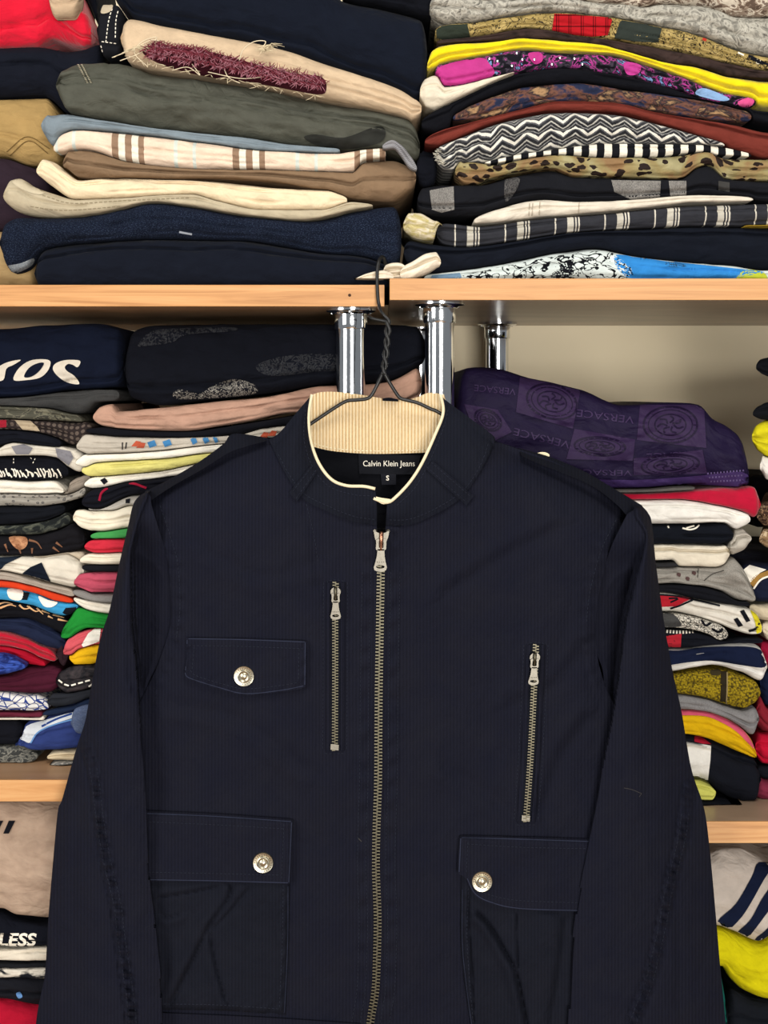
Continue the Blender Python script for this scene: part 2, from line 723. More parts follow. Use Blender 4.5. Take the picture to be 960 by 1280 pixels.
def G(name, label, cat, top, bot, mat, folds=(), Y=None, dep=.24, wr=1.0, parent=None, endr=9, nose=1.0, nmax=.016, group=None, dy=0.0, lump=0.0, clip=True, skew=0.0, autof=True):
    """a folded garment: front silhouette from pixel curves, rounded front fold, real depth behind"""
    gseed[0] += 13
    s = gseed[0]
    Y = (ENV['Y'] if Y is None else Y) + dy
    x0 = min(top[0][0], bot[0][0])
    x1 = max(top[-1][0], bot[-1][0])
    Wd = x1 - x0
    N = int(np.clip(Wd / 3.2, 10, 150))
    ends = np.array([0, .12, .35, .75, 1.3, 2.1, 3.2, 4.6, 6.0])
    ends = ends[ends < Wd * .3]
    xs = np.unique(np.concatenate([x0 + ends, np.linspace(x0 + 7, x1 - 7, N) if Wd > 24 else np.linspace(x0 + Wd * .35, x1 - Wd * .35, 6), x1 - ends]))
    yt = pchip(top, xs)
    yb = np.maximum(pchip(bot, xs), yt + 1.0)
    yt = yt + wr * .55 * fbm(xs / 23., s * 1.7, s)
    yb = yb + wr * .55 * fbm(xs / 27., s * 2.3 + 5, s + 3)
    er = min(endr, Wd * .4)
    t = np.clip(np.minimum(xs - x0, x1 - xs) / er, 0, 1)
    f = np.clip(1 - (1 - t) ** 2, 0, 1) ** .42
    c = (yt + yb) / 2
    h = (yb - yt) / 2
    if Wd > 40:
        for inner, m_ in ((np.interp(x0 + er, xs, h), xs < x0 + er), (np.interp(x1 - er, xs, h), xs > x1 - er)):
            h = np.where(m_, .55 * inner + .45 * h, h)
    h = h * (0.08 + .92 * f)
    Yr = Y + .005
    hz = h * Yr / F
    zc = H - (c - HY) * Yr / F
    X = (xs - CX) * Yr / F
    # rest on what is already stacked: keep clear of the garments built before
    zt_, zb_ = zc + hz, zc - hz
    if clip:
        for (g2, X2, T2, B2, ya, yb2) in PROF:
            if g2 != ENV['key'] or g2 is None or Y > yb2 or Y + dep < ya:
                continue
            m = (X >= X2[0] - .002) & (X <= X2[-1] + .002)
            if m.sum() < 2:
                continue
            t2, b2 = np.interp(X, X2, T2), np.interp(X, X2, B2)
            if np.mean((zt_ + zb_)[m] - (t2 + b2)[m]) > 0:
                zb_ = np.where(m, np.maximum(zb_, t2 + .0008), zb_)
            else:
                zt_ = np.where(m, np.minimum(zt_, b2 - .0008), zt_)
        bad = zt_ < zb_ + .0006
        mid = (zt_ + zb_) / 2
        zt_, zb_ = np.where(bad, mid + .0003, zt_), np.where(bad, mid - .0003, zb_)
        zc, hz = (zt_ + zb_) / 2, (zt_ - zb_) / 2
        PROF.append((ENV['key'], X, zt_, zb_, Y, Y + dep))
    n = np.clip(hz * nose, .0016, nmax)
    depv = np.full(len(xs), float(dep))
    if ENV.get('dcut'):
        for (lim, side, ymax) in ENV['dcut']:
            k_ = smst_((lim - xs) * side / 5. + .5)
            depv = depv * (1 - k_) + np.minimum(depv, max(ymax - Y, .006)) * k_
        n = np.minimum(n, depv * .6)
    rs = random.Random(s)
    fl = [(q, 1.0) for q in folds]
    if autof and not folds and np.median(h) > 4.2:
        fl = [(rs.uniform(-.15, .55), .55)] + ([(rs.uniform(-.75, -.3), .4)] if np.median(h) > 8 else [])
    K = 17 if not fl else 37
    ph = np.linspace(-math.pi / 2, math.pi / 2, K)
    cz = np.sign(np.sin(ph)) * np.abs(np.sin(ph)) ** .9
    cy = 1 - np.abs(np.cos(ph)) ** .75
    rows_y, rows_z = [], []
    back = [1.0, .55, .25, .08]
    for b in back:
        rows_y.append(n + (depv - n) * b)
        rows_z.append(-hz)
    for a, b in zip(cz, cy):
        yy = n * b
        for q, am in fl:
            q2 = q + .16 * fbm(xs / 70., q * 9 + s, s + 7)
            wdt = np.clip(.0011 / np.maximum(hz, 1e-4), .05, .3)
            md = 1.0 if am == 1.0 else am * smst_(.5 + 1.1 * fbm(xs / 55., q * 5 + s, s + 9))
            yy = yy + md * np.minimum(.0075, n * 1.0) * np.exp(-((a - q2) / wdt) ** 2)
        rows_y.append(yy)
        rows_z.append(hz * a)
    for b in back[::-1]:
        rows_y.append(n + (depv - n) * b)
        rows_z.append(hz * 1.0)
    YY = np.array(rows_y)
    ZZ = np.array(rows_z) + zc[None, :]
    M = len(rows_y)
    XX = np.repeat(X[None, :], M, 0)
    # plan-view rounding of the two ends and soft wrinkles
    YY = YY + ((1 - f) * np.minimum(.012, n * 1.3))[None, :]
    wig = fbm(XX * 34 + ZZ * 20, ZZ * 85, s + 1) * .0034 + fbm(XX * 11 + ZZ * 16, ZZ * 24, s + 2, 2) * .0040
    if lump:
        wig = wig + lump * fbm(XX * 16 + ZZ * 8, ZZ * 20, s + 5, 2)
    front = np.zeros(M)
    front[4:M - 4] = 1
    YY = YY + wig * wr * front[:, None]
    ZZ = np.clip(ZZ, ENV['zmin'] + .0006, ENV['zmax'] - .0006)
    XX = XX + skew * YY
    YY = np.minimum(YY + Y, YW - .004)
    V = np.stack([XX, YY, ZZ], -1)
    nx = len(xs)
    d = np.linalg.norm(np.diff(V, axis=0), axis=2)
    arc = np.concatenate([np.zeros((1, nx)), np.cumsum(d, 0)]) * 100
    arc = arc - arc[M // 2][None, :]
    ux = np.concatenate([[0], np.cumsum(np.hypot(np.diff(X), np.diff(zc)))]) * 100 + X[0] * 100
    UV = np.stack([np.repeat(ux[None, :], M, 0), arc], -1).reshape(-1, 2)
    fc = []
    for j in range(M):
        j2 = (j + 1) % M
        for i in range(nx - 1):
            fc.append((j * nx + i, j * nx + i + 1, j2 * nx + i + 1, j2 * nx + i))
    fc.append(tuple(j * nx for j in range(M)))
    fc.append(tuple(j * nx + nx - 1 for j in range(M - 1, -1, -1)))
    o = mesh_obj(name, V.reshape(-1, 3), fc, mat, parent, uv=UV, fixn=True)
    if parent is None:
        tag(o, label, cat, group or ENV['group'])
    elif label:
        o['label'] = label
    return o


def fringe(name, parent, paths, mat, count, length, spread, r=.00035, Y=1.15, seed=3, droop=.6, kind='stuff', up=0.0):
    """loose hairs along pixel paths, hanging just off the cloth front"""
    rnd = random.Random(seed)
    V, Fc = [], []
    pl = [resample(p, n=200) for p in paths]
    for i in range(count):
        p = pl[i % len(pl)][rnd.randrange(200)]
        y0 = Y + rnd.uniform(-.001, .002)
        L = length * rnd.uniform(.55, 1.25)
        a = rnd.uniform(-spread, spread) + (math.pi if rnd.random() < up else 0)
        pts = []
        b = rnd.uniform(-.5, .5)
        for k in range(4):
            t = k / 3
            pts.append(P(p[0] + (math.sin(a) * t + b * t * t * .4) * L, p[1] + (math.cos(a) * t * droop) * L + rnd.uniform(-.4, .4),
                         y0 - .006 * math.sin(t * 2.2) * rnd.uniform(.4, 1.2)))
        tube_data(pts, [r, r, r * .9, r * .5], 3, V, Fc, cap=False)
    o = mesh_obj(name, V, Fc, mat, parent, fixn=False)
    o['kind'] = kind
    return o

# =================================================================== upper left shelf
ENV.update(zmin=zUL1, zmax=9, group='folded clothes on the upper left shelf', Y=1.192, key='ULa', dcut=None)
ADEP = .11
NAVY, BLACK, WHITE, CREAM = plain('171c2c', sheen=.03), plain('121521', sheen=.03), plain('ece6da'), plain('ecdcc2')
M_PRW, M_PRB = plain('e9e2d3', wb=.1), plain('12131a', wb=.1)
XA = -150
# narrow stack at the very end of the shelf
G('folded_trousers', 'beige folded trousers at the bottom beside dark denim', 'trousers', [(XA, 290), (0, 288), (30, 300), (46, 310)], [(XA, 360), (46, 360)], plain('a68c62'), dep=ADEP)
G('folded_sweater', 'dark plum brown folded sweater under khaki trousers', 'sweater', [(XA, 200), (0, 196), (30, 205), (62, 215)], [(XA, 288), (0, 287), (40, 292), (64, 290)], plain('2a1f28'), folds=(.1,), dep=ADEP)
k = G('folded_trousers', 'khaki folded trousers with a side pocket seam under black jacket', 'trousers', [(XA, 125), (0, 121), (54, 119), (66, 132), (78, 150)], [(XA, 196), (0, 193), (30, 203), (60, 206), (78, 200)], plain('a08454'), folds=(-.35,), nmax=.02, dep=ADEP)
ribbon(k, [[(8, 190), (34, 171), (62, 186)], [(12, 195), (36, 176), (60, 192)]], 1.2, plain('6f5833'), 'pocket_seam', rise=.0006)
G('folded_jacket', 'black folded jacket under red top', 'jacket', [(XA, 60), (0, 58), (45, 56), (85, 62), (128, 50)], [(XA, 125), (0, 121), (54, 119), (85, 140), (130, 138)], plain('10131d'), folds=(.2,), nmax=.02, dep=ADEP)
G('folded_jersey', 'bright red folded top above black jacket', 'top', [(XA, -60), (60, -60), (100, 10), (114, 22)], [(XA, 58), (0, 57), (40, 57), (62, 46), (85, 52), (114, 60)], plain('c8142e', sheen=.2), nmax=.02, folds=(-.55,), dep=ADEP)
G('folded_jersey', 'beige folded top tucked over the bright red one', 'top', [(58, -60), (101, -60)], [(58, 6), (70, 22), (90, 22), (101, 14)], plain('b9a084'), Y=1.178, dep=.011, clip=False)
G('dark_gap_filler', 'added black filler keeping the gap between the red top and large navy sweater dark', 'cloth', [(92, -60), (121, -60)], [(92, 95), (121, 95)], plain('10131c'), Y=1.30, dep=.1)  # added black filler: keeps this gap dark where the lit wall would show

# wide main stack
ENV.update(Y=1.158, key='UL', dcut=[(134, 1, 1.182)])
G('folded_trousers', 'plain navy cotton trousers at the bottom, under dark denim jeans', 'trousers', [(44, 322), (58, 311), (120, 303), (200, 299), (300, 301), (400, 316), (450, 320), (492, 334)],
  [(44, 361), (492, 361)], plain('0f131e', sheen=.02), folds=(.62,), nmax=.014)
dj = G('folded_jeans', 'dark indigo denim jeans folded over navy trousers', 'jeans', [(1, 292), (12, 276), (30, 272), (60, 273), (120, 268), (195, 254), (235, 258), (290, 268), (380, 276), (450, 262), (490, 257), (502, 264)],
       [(1, 318), (14, 340), (30, 336), (44, 321), (58, 310), (120, 302), (200, 298), (300, 300), (400, 315), (470, 325), (502, 333)], denim('0d1322', '4a5770'), nmax=.018, wr=1.3, lump=.003)
decal(dj, [(8, 333), (26, 329), (42, 323), (40, 332), (22, 341), (12, 340)], denim('6f7479', 'b5b8b6'), 'turned_hem')
ribbon(dj, [[(224, 290), (240, 293)]], 2.5, plain('8c9099'), 'thread')
st = G('folded_trousers', 'stone coloured trousers with waistband and belt loop folded above denim', 'trousers', [(6, 240), (12, 226), (22, 222), (40, 232), (60, 240), (100, 250), (150, 248), (240, 243), (270, 251), (330, 263), (400, 263), (440, 253), (466, 256)],
       [(7, 252), (20, 263), (50, 270), (100, 273), (150, 267), (195, 254), (235, 257), (290, 267), (380, 275), (450, 261), (466, 259)], plain('b3a78e'), wr=.8)
decal(st, [(13, 224), (20, 221), (40, 231), (56, 237), (52, 243), (36, 240), (20, 232)], plain('c2b69c'), 'belt_loop')
ribbon(st, [[(36, 238), (60, 246), (90, 254), (150, 251), (240, 247)], [(38, 258), (80, 263), (150, 258)]], 1.1, plain('8d8168'), 'stitching', dash=(4, 2), rise=.0004)
G('folded_trousers', 'cream folded trousers on top of the stone coloured pair', 'trousers', [(47, 210), (54, 199), (66, 202), (82, 214), (100, 226), (135, 223), (200, 224), (280, 228), (350, 235), (410, 239), (434, 248)],
  [(48, 218), (64, 232), (95, 249), (130, 248), (240, 243), (270, 250), (330, 262), (400, 262), (434, 253)], plain('e2cfae'), wr=.8, dy=.003)
br = empty('folded_trousers', 'brown trousers with pale checked lining turned out', 'trousers', group=ENV['group'])
G('outer_cloth', 'brown outer cloth', None, [(80, 204), (86, 189), (105, 187), (160, 203), (250, 212), (330, 213), (440, 216), (455, 202), (490, 199), (517, 212)],
  [(82, 208), (98, 221), (160, 223), (250, 223), (330, 226), (400, 237), (440, 247), (490, 251), (520, 232)], plain('7e6750'), folds=(.0,), parent=br, dy=.001)


def check(nb):
    u, v = nb.sep(nb.uv())
    fr = nb.math('FRACT', nb.math('DIVIDE', nb.math('ADD', u, 27.0), 10.4))
    return nb.ramp(fr, [(0, 'e0cab4'), (.055, 'c8cfc6'), (.085, 'e0cab4'), (.385, '8f7560'), (.44, 'e2dccb'), (.495, '8f7560'), (.55, 'e2dccb'), (.605, '8f7560'), (.65, 'e0cab4'), (.90, 'c8cfc6'), (.93, 'e0cab4')])


G('check_lining', 'pale pink lining with brown and white checks', None, [(68, 182), (78, 168), (92, 163), (150, 166), (250, 178), (330, 189), (420, 192), (445, 189), (482, 186)],
  [(70, 190), (86, 189), (105, 187), (160, 202), (250, 211), (330, 212), (440, 214), (482, 200)], cloth('pale_check', None, check), parent=br)
G('folded_shirt', 'pale blue folded shirt under the grey green jacket', 'shirt', [(53, 152), (60, 144), (80, 143), (120, 150), (200, 162), (300, 172), (380, 183), (425, 186)],
  [(54, 165), (66, 182), (76, 178), (100, 164), (150, 166), (200, 171), (300, 187), (380, 191), (425, 192)], plain('78848c'), dy=.002)
gj = G('folded_jacket', 'grey green nylon jacket folded thick with a metal zip end', 'jacket', [(72, 104), (80, 88), (100, 77), (140, 76), (200, 92), (300, 105), (400, 123), (480, 140), (512, 150), (525, 172)],
       [(73, 112), (84, 138), (100, 147), (120, 150), (200, 163), (300, 172), (375, 182), (420, 187), (470, 182), (505, 196), (525, 196)], plain('4c4d44', rough=.6, var=.25), folds=(.42, .12), nmax=.02, wr=1.7, lump=.006)
decal(gj, [(380, 172), (395, 168), (430, 172), (470, 158), (482, 164), (475, 178), (440, 186), (400, 183)], plain('2c2d2a'), 'dark_binding')
M_ZIPM = NB('aged_zip_metal').done('a8a18c', .35, metal=1.0)
V_, F_ = [], []
for i in range(13):
    for sx in (-1, 1):
        c0 = proj(bvh(gj), 100 + i * .95 + sx * 2.2, 81 + i * 1.85, .0006)
        if c0:
            tube_data([c0 + Vector((-.0011, 0, .0002)), c0 + Vector((.0011, 0, -.0002))], .0005, 5, V_, F_)
zt = mesh_obj('zip_teeth', V_, F_, M_ZIPM, gj)
zt['kind'] = 'stuff'
cd = G('folded_jeans', 'cream denim with frayed burgundy hem folded on grey green jacket', 'jeans', [(152, 40), (154, 26), (162, 21), (200, 29), (300, 48), (350, 58), (400, 76), (450, 93), (500, 112), (527, 130)],
       [(152, 58), (158, 74), (200, 86), (250, 92), (330, 106), (400, 122), (470, 139), (515, 149), (527, 142)], plain('c9b193', wb=.5), dy=-.004, wr=.7, nmax=.02)
decal(cd, [(178, 62), (196, 51), (215, 60), (260, 64), (320, 80), (370, 92), (402, 96), (408, 112), (395, 118), (330, 106), (270, 98), (220, 87), (188, 74)], plain('3f1620', wb=.8), 'burgundy_panel')
fringe('burgundy_fringe', cd, [[(182, 60), (240, 64), (320, 82), (400, 98)], [(186, 66), (250, 74), (330, 92), (404, 106)], [(190, 56), (215, 60), (260, 66)]], plain('7d3844'), 1300, 12, 1.0, Y=1.1475, seed=4, up=.35)
fringe('pale_fringe', cd, [[(182, 60), (240, 66), (320, 84), (400, 100)], [(186, 68), (250, 78), (330, 95), (404, 108)]], plain('a9707c'), 420, 12, 1.1, Y=1.1462, seed=14, up=.4)
fringe('cream_threads', cd, [[(142, 66), (180, 76), (240, 88), (300, 101), (400, 120)], [(330, 62), (340, 54)], [(160, 62), (200, 52)]], plain('d9c9a8'), 150, 13, 1.5, r=.0003, Y=1.1495, seed=5, droop=.5)
V_, F_ = [], []
for q in ([(140, 72), (165, 62), (190, 50), (205, 56), (200, 68)], [(150, 76), (175, 66), (196, 47), (178, 52), (168, 66), (185, 84)], [(298, 80), (304, 62), (318, 52), (332, 52), (326, 62)], [(215, 88), (235, 84), (250, 94), (240, 80)],
          [(170, 58), (188, 66), (210, 62)], [(260, 90), (300, 98), (330, 96)], [(280, 86), (286, 97), (300, 104)]):
    pp = [P(a, b, 1.1475) for a, b in catmull(q, 6)]
    tube_data(pp, .00042, 5, V_, F_)
lt = mesh_obj('loose_threads', V_, F_, plain('dccdb0'), cd)
lt['kind'] = 'stuff'
bj = G('folded_jeans', 'black denim waistband with white stitching and a pale button, behind cream denim', 'jeans', [(121, 14), (127, 3), (138, 2), (152, 7)],
       [(122, 60), (132, 70), (152, 69)], plain('15161b'), dep=.2, endr=6)
ribbon(bj, [[(142, 6), (136, 25), (132, 55)], [(149, 9), (145, 25), (144, 50)], [(127, 52), (148, 55)], [(126, 57), (128, 65)]], 1.2, M_PRW, 'stitching', dash=(3, 2), rise=.0004)
decal(bj, [(124, 12), (131, 4), (141, 5), (138, 14), (128, 17)], plain('b3a58e'), 'button', off=.002)
nb_ = G('folded_sweater', 'large navy blue sweater folded at the top of the stack', 'sweater', [(138, -60), (380, -60), (430, -4), (480, 6), (520, 16), (534, 22)], [(138, -2), (152, 6), (165, 20), (200, 29), (300, 47), (400, 75), (450, 92), (500, 111), (522, 124), (534, 122)],
        plain('0e131f', sheen=.02, weave=14), dy=.004, nmax=.03, folds=(-.72,), wr=.8)
G('folded_sweater', 'black sweater corner at the very top next to marbled shirt', 'sweater', [(425, -60), (552, -60)], [(425, -8), (480, 4), (520, 14), (552, 20)], plain('0d0f16'), dep=.2)
G('folded_jacket', 'black cloth bulging between the trousers stack and the rust garment', 'jacket', [(520, 200), (528, 186), (546, 192)], [(520, 226), (530, 234), (546, 228)], plain('0f1119'), Y=1.168, dep=.2, lump=.002, endr=5)
rp = G('draw_cord', 'grey twisted cord end beside brown trousers', 'cord', [(478, 181), (490, 176), (502, 182), (514, 196), (521, 208)], [(480, 187), (492, 186), (502, 196), (512, 210), (521, 214)], cloth('grey_cord', None, lambda nb: nb.ramp(nb.wave(nb.uv(1, 1, .7), 3.2), [(.2, '4b4b52'), (.6, 'a3a2a4')], 'LINEAR')), Y=1.1445, dep=.011, clip=False)

# the knotted white cloth by the hanger hook
wc = empty('knotted_cloth', 'knotted white cloth strip lying where the two upper boards meet', 'cloth')
ENV.update(zmin=max(zUL1, zUR1), key=None)
G('flat_end', None, None, [(443, 350), (460, 342), (478, 338), (492, 342)], [(443, 354), (470, 354), (492, 353)], plain('e5d8c2'), parent=wc, Y=1.143, dep=.06, wr=1.6)
G('knot', None, None, [(476, 342), (482, 331), (496, 328), (510, 333)], [(478, 350), (490, 351), (510, 347)], plain('e5d8c2'), parent=wc, Y=1.139, dep=.04, wr=2.5, folds=(-.3, .35), lump=.003)
G('loose_end', None, None, [(500, 336), (515, 327), (535, 316), (545, 315), (551, 326)], [(500, 350), (515, 348), (535, 340), (551, 330)], plain('e9ddc8'), parent=wc, Y=1.1395, dep=.03, wr=2.0, folds=(.2,))

# =================================================================== upper right shelf
ENV.update(zmin=zUR1, zmax=9, group='folded clothes on the upper right shelf', Y=1.157, key='UR', dcut=None)
XZ = 1130
pt = G('folded_tshirt', 'white tee with black comic drawing and blue panels, at the bottom above the board', 'tshirt', [(530, 344), (580, 338), (650, 326), (700, 316), (745, 311), (790, 320), (850, 327), (920, 333), (958, 338), (XZ, 338)], [(530, 352), (XZ, 352)],
       plain('c9d2cf'), dy=.002)
M_INK = cloth('ink_swirls', None, lambda nb: nb.ramp(nb.math('ABSOLUTE', nb.math('SUBTRACT', nb.noise(nb.uv(1.0, 1.6), .75, 2, .5, 1.3), .5)), [(0, '101116'), (.035, 'c9d2cf')]))
decal(pt, [(582, 349), (590, 342), (650, 329), (700, 319), (745, 314), (768, 318), (780, 349)], M_INK, 'ink_drawing')
decal(pt, [(538, 349), (540, 344), (575, 341), (578, 349)], plain('6f8ba3'), 'blue_panel', smooth=False)
decal(pt, [(768, 320), (790, 320), (850, 328), (915, 335), (955, 340), (930, 345), (900, 349), (800, 349), (775, 340)], plain('2f7fc4'), 'blue_panel')
decal(pt, [(922, 349), (928, 339), (942, 336), (956, 342), (956, 349)], plain('b9c23a'), 'lime_panel')
decal(pt, [(832, 328), (850, 329), (858, 333), (836, 333)], plain('26384c'), 'print')
ribbon(pt, [[(580, 346), (600, 341), (620, 347)], [(640, 348), (652, 334), (660, 347)], [(664, 347), (670, 336), (676, 347)], [(620, 336), (660, 330), (700, 322), (740, 318)],
            [(690, 340), (700, 328), (712, 334), (704, 346)], [(712, 320), (730, 326), (752, 346)], [(722, 316), (742, 330), (748, 346)], [(735, 345), (760, 330), (768, 344)], [(755, 318), (764, 330), (776, 340), (800, 342)],
            [(650, 338), (680, 336), (700, 338)], [(790, 345), (850, 341), (900, 345)], [(830, 336), (860, 339), (890, 343)]], 2.6, M_PRB, 'print')
decal(pt, [(690, 342), (708, 332), (716, 338), (712, 348), (692, 349)], M_PRB, 'print')
decal(pt, [(728, 320), (742, 322), (748, 332), (738, 330)], M_PRB, 'print')
G('folded_sweater', 'black knitted sweater folded between plaid shirt and printed tee', 'sweater', [(505, 306), (514, 301), (530, 304), (580, 309), (640, 302), (720, 291), (800, 286), (880, 283), (960, 284), (XZ, 284)],
  [(505, 322), (520, 338), (550, 342), (620, 337), (680, 325), (745, 310), (790, 319), (850, 326), (920, 332), (960, 337), (XZ, 337)], plain('11151f', weave=13, wb=.5), nmax=.02, folds=(.55,))
G('folded_tshirt', 'yellow hem of a tee peeking out under the plaid shirt', 'tshirt', [(930, 283), (960, 282), (XZ, 282)], [(930, 288), (945, 291), (XZ, 293)], plain('c8a83a'), dy=-.002, dep=.05)


def plaid(nb):
    u, v = nb.sep(nb.uv())
    fr = nb.math('FRACT', nb.math('DIVIDE', nb.math('ADD', u, 20.6), 4.28))
    a = nb.ramp(fr, [(0, '33343a'), (.22, 'd9d3c4'), (.25, '33343a'), (.47, 'c9c4b6'), (.60, '33343a'), (.63, 'd9d3c4'), (.66, '33343a'), (.69, 'd9d3c4'), (.72, '33343a')])
    w = nb.ramp(nb.math('FRACT', nb.math('MULTIPLY', v, .9)), [(0, .75), (.5, 1.0), (.62, .6)])
    return nb.mix(.6, a, nb.mix(1.0, a, w, 'MULTIPLY'))


G('folded_shirt', 'black and white plaid shirt folded flat', 'shirt', [(546, 284), (556, 279), (600, 283), (660, 276), (740, 269), (800, 263), (870, 258), (960, 255), (XZ, 254)],
  [(547, 298), (556, 305), (590, 309), (640, 302), (720, 291), (800, 285), (880, 282), (960, 283), (XZ, 283)], cloth('plaid_shirt', None, plaid))
wj = G('folded_jeans', 'white jeans folded above the plaid shirt', 'jeans', [(592, 275), (605, 268), (620, 263), (660, 252), (680, 250), (720, 253), (780, 251), (870, 245), (920, 246), (940, 248)],
       [(592, 279), (605, 279), (660, 273), (740, 266), (800, 260), (870, 253), (940, 252)], plain('d6cdbd'), wr=.8)
ribbon(wj, [[(662, 254), (661, 270)], [(666, 254), (665, 270)], [(675, 252), (674, 269)], [(724, 253), (723, 267)]], 1.0, plain('a89d8b'), 'seam', rise=.0004)
G('folded_sock', 'off white knotted cloth end beside the plaid shirt cuff', 'cloth', [(504, 280), (512, 266), (524, 266), (540, 275), (552, 280)], [(504, 286), (518, 298), (535, 301), (552, 297)], blotch('off_white_knot', [(.4, 'd8cdb4'), (.6, 'b8aa72')], 1.0, interp='LINEAR'), wr=2.2, folds=(.1,), Y=1.1595, dep=.12)
rj = G('folded_jeans', 'black ripped jeans with grey frayed patches', 'jeans', [(522, 244), (528, 235), (560, 231), (600, 231), (640, 221), (690, 212), (720, 221), (780, 223), (850, 225), (872, 210), (885, 207), (905, 224), (960, 228), (XZ, 230)],
       [(522, 260), (532, 267), (560, 270), (600, 268), (640, 256), (680, 249), (720, 252), (780, 250), (870, 246), (920, 247), (960, 252), (XZ, 252)], plain('16171c'), folds=(-.45,), nmax=.015)
M_FRAY = cloth('grey_fray', None, lambda nb: nb.ramp(nb.noise(nb.uv(3, 1.0), 7, 4, .8, 1.5), [(.35, '2c2c30'), (.6, 'a5a19b')], 'LINEAR'), wb=.9)
decal(rj, [(537, 238), (552, 235), (567, 233), (568, 262), (552, 266), (540, 262)], M_FRAY, 'frayed_patch', smooth=False)
decal(rj, [(631, 226), (641, 222), (650, 224), (644, 240), (632, 252)], cloth('dark_fray', None, lambda nb: nb.ramp(nb.noise(nb.uv(3, 1.0), 7, 4, .8, 1.5), [(.45, '1a1a1e'), (.75, '8b8885')], 'LINEAR')), 'frayed_patch')
decal(rj, [(764, 225), (826, 226), (825, 247), (790, 250), (768, 240)], M_FRAY, 'frayed_patch', smooth=False)
decal(rj, [(836, 226), (858, 226), (858, 247), (838, 247)], M_FRAY, 'frayed_patch', smooth=False)
decal(rj, [(898, 226), (912, 228), (912, 240), (898, 238)], plain('3a3938'), 'frayed_patch', smooth=False)


def leopard(nb):
    uv = nb.uv(1, 1.0)
    base = nb.ramp(nb.noise(nb.uv(1, 1), .42, 2, .5, .5), [(.38, '9a926d'), (.5, '908258'), (.62, '886b4a')], 'LINEAR')
    k = nb.n('ShaderNodeTexVoronoi')
    nz = nb.n('ShaderNodeTexNoise')
    nz.inputs['Scale'].default_value = 1.3
    nb.t.links.new(uv, nz.inputs['Vector'])
    vm = nb.n('ShaderNodeVectorMath')
    vm.operation = 'MULTIPLY_ADD'
    nb.t.links.new(nz.outputs['Color'], vm.inputs[0])
    vm.inputs[1].default_value = (.9, .9, 0)
    nb.t.links.new(nb.uv(1.0, 1.5), vm.inputs[2])
    nb.t.links.new(vm.outputs[0], k.inputs['Vector'])
    k.inputs['Scale'].default_value = 1.0
    k.inputs['Randomness'].default_value = .75
    m = nb.ramp(k.outputs[0], [(0, 1.0), (.43, 0.0)])
    return nb.mix(m, base, '241a16')


G('folded_blouse', 'tan leopard spotted blouse folded above ripped jeans', 'blouse', [(569, 212), (576, 202), (590, 203), (620, 208), (650, 201), (700, 195), (760, 198), (820, 197), (860, 193), (880, 191), (910, 199), (960, 199), (XZ, 200)],
  [(570, 218), (580, 229), (592, 231), (610, 224), (640, 217), (690, 211), (720, 220), (780, 222), (850, 224), (872, 209), (885, 206), (905, 223), (960, 226), (XZ, 226)], cloth('leopard_spots', None, leopard, rough=.6, wb=.12), wr=1.3)
G('folded_tshirt', 'black and white vertical striped tee between zigzag knit and leopard blouse', 'tshirt', [(606, 203), (640, 196), (700, 187), (760, 180), (850, 181), (900, 184), (938, 193)],
  [(608, 206), (650, 200), (700, 194), (760, 197), (820, 196), (860, 192), (938, 197)], stripes('bw_stripe', 1.3, [(0, '14151a'), (.5, 'e2dccd')]), wr=.6)


def zigzag(nb):
    u, v = nb.sep(nb.uv())
    tri = nb.math('PINGPONG', nb.math('ADD', u, nb.math('MULTIPLY', nb.noise(nb.uv(), .8, 2), .25)), 1.05)
    z = nb.math('ADD', v, nb.math('MULTIPLY', tri, .75))
    z = nb.math('ADD', z, nb.math('MULTIPLY', nb.noise(nb.uv(), 9, 2, .8), .16))
    fr = nb.math('FRACT', nb.math('DIVIDE', z, 1.5))
    return nb.ramp(fr, [(0, 'e8e4d8'), (.2, '24252b'), (.36, '8b8a88'), (.44, '1c1d22'), (.60, 'b9b6ae'), (.70, '1a1b20'), (.9, '55565a')])


zk = G('folded_sweater', 'chunky black and white zigzag knit sweater with fringed edge', 'sweater', [(545, 190), (552, 182), (575, 172), (600, 161), (650, 146), (700, 139), (760, 141), (820, 154), (870, 170), (905, 180)],
       [(546, 198), (556, 209), (575, 212), (610, 203), (650, 195), (700, 186), (760, 179), (830, 179), (905, 184)], cloth('zigzag_knit', None, zigzag, weave=7, wb=.9, sheen=.2), nmax=.022, wr=.9, dy=-.002)
fringe('edge_fringe', zk, [[(549, 186), (546, 196), (554, 206)]], plain('d8d2c2'), 40, 5, 2.0, r=.0003, Y=1.158, seed=9)
G('folded_tshirt', 'plain rust red tee folded above the zigzag knit', 'tshirt', [(531, 176), (545, 166), (570, 158), (600, 150), (650, 138), (700, 127), (760, 129), (820, 141), (870, 149), (920, 157), (960, 165), (XZ, 170)],
  [(533, 180), (545, 182), (575, 171), (600, 160), (650, 145), (700, 138), (760, 140), (820, 153), (870, 169), (930, 190), (960, 197), (XZ, 198)], plain('6d2f27'), nmax=.02, folds=(.55,))


def photo_tee(nb):
    return nb.ramp(nb.noise(nb.uv(.8, 1.4, 0, 3), .6, 4, .6, .4), [(.3, '1d2236'), (.42, '262c44'), (.5, '6d4a3c'), (.56, '23222a'), (.64, 'a4825e'), (.75, '40302c')], 'LINEAR')


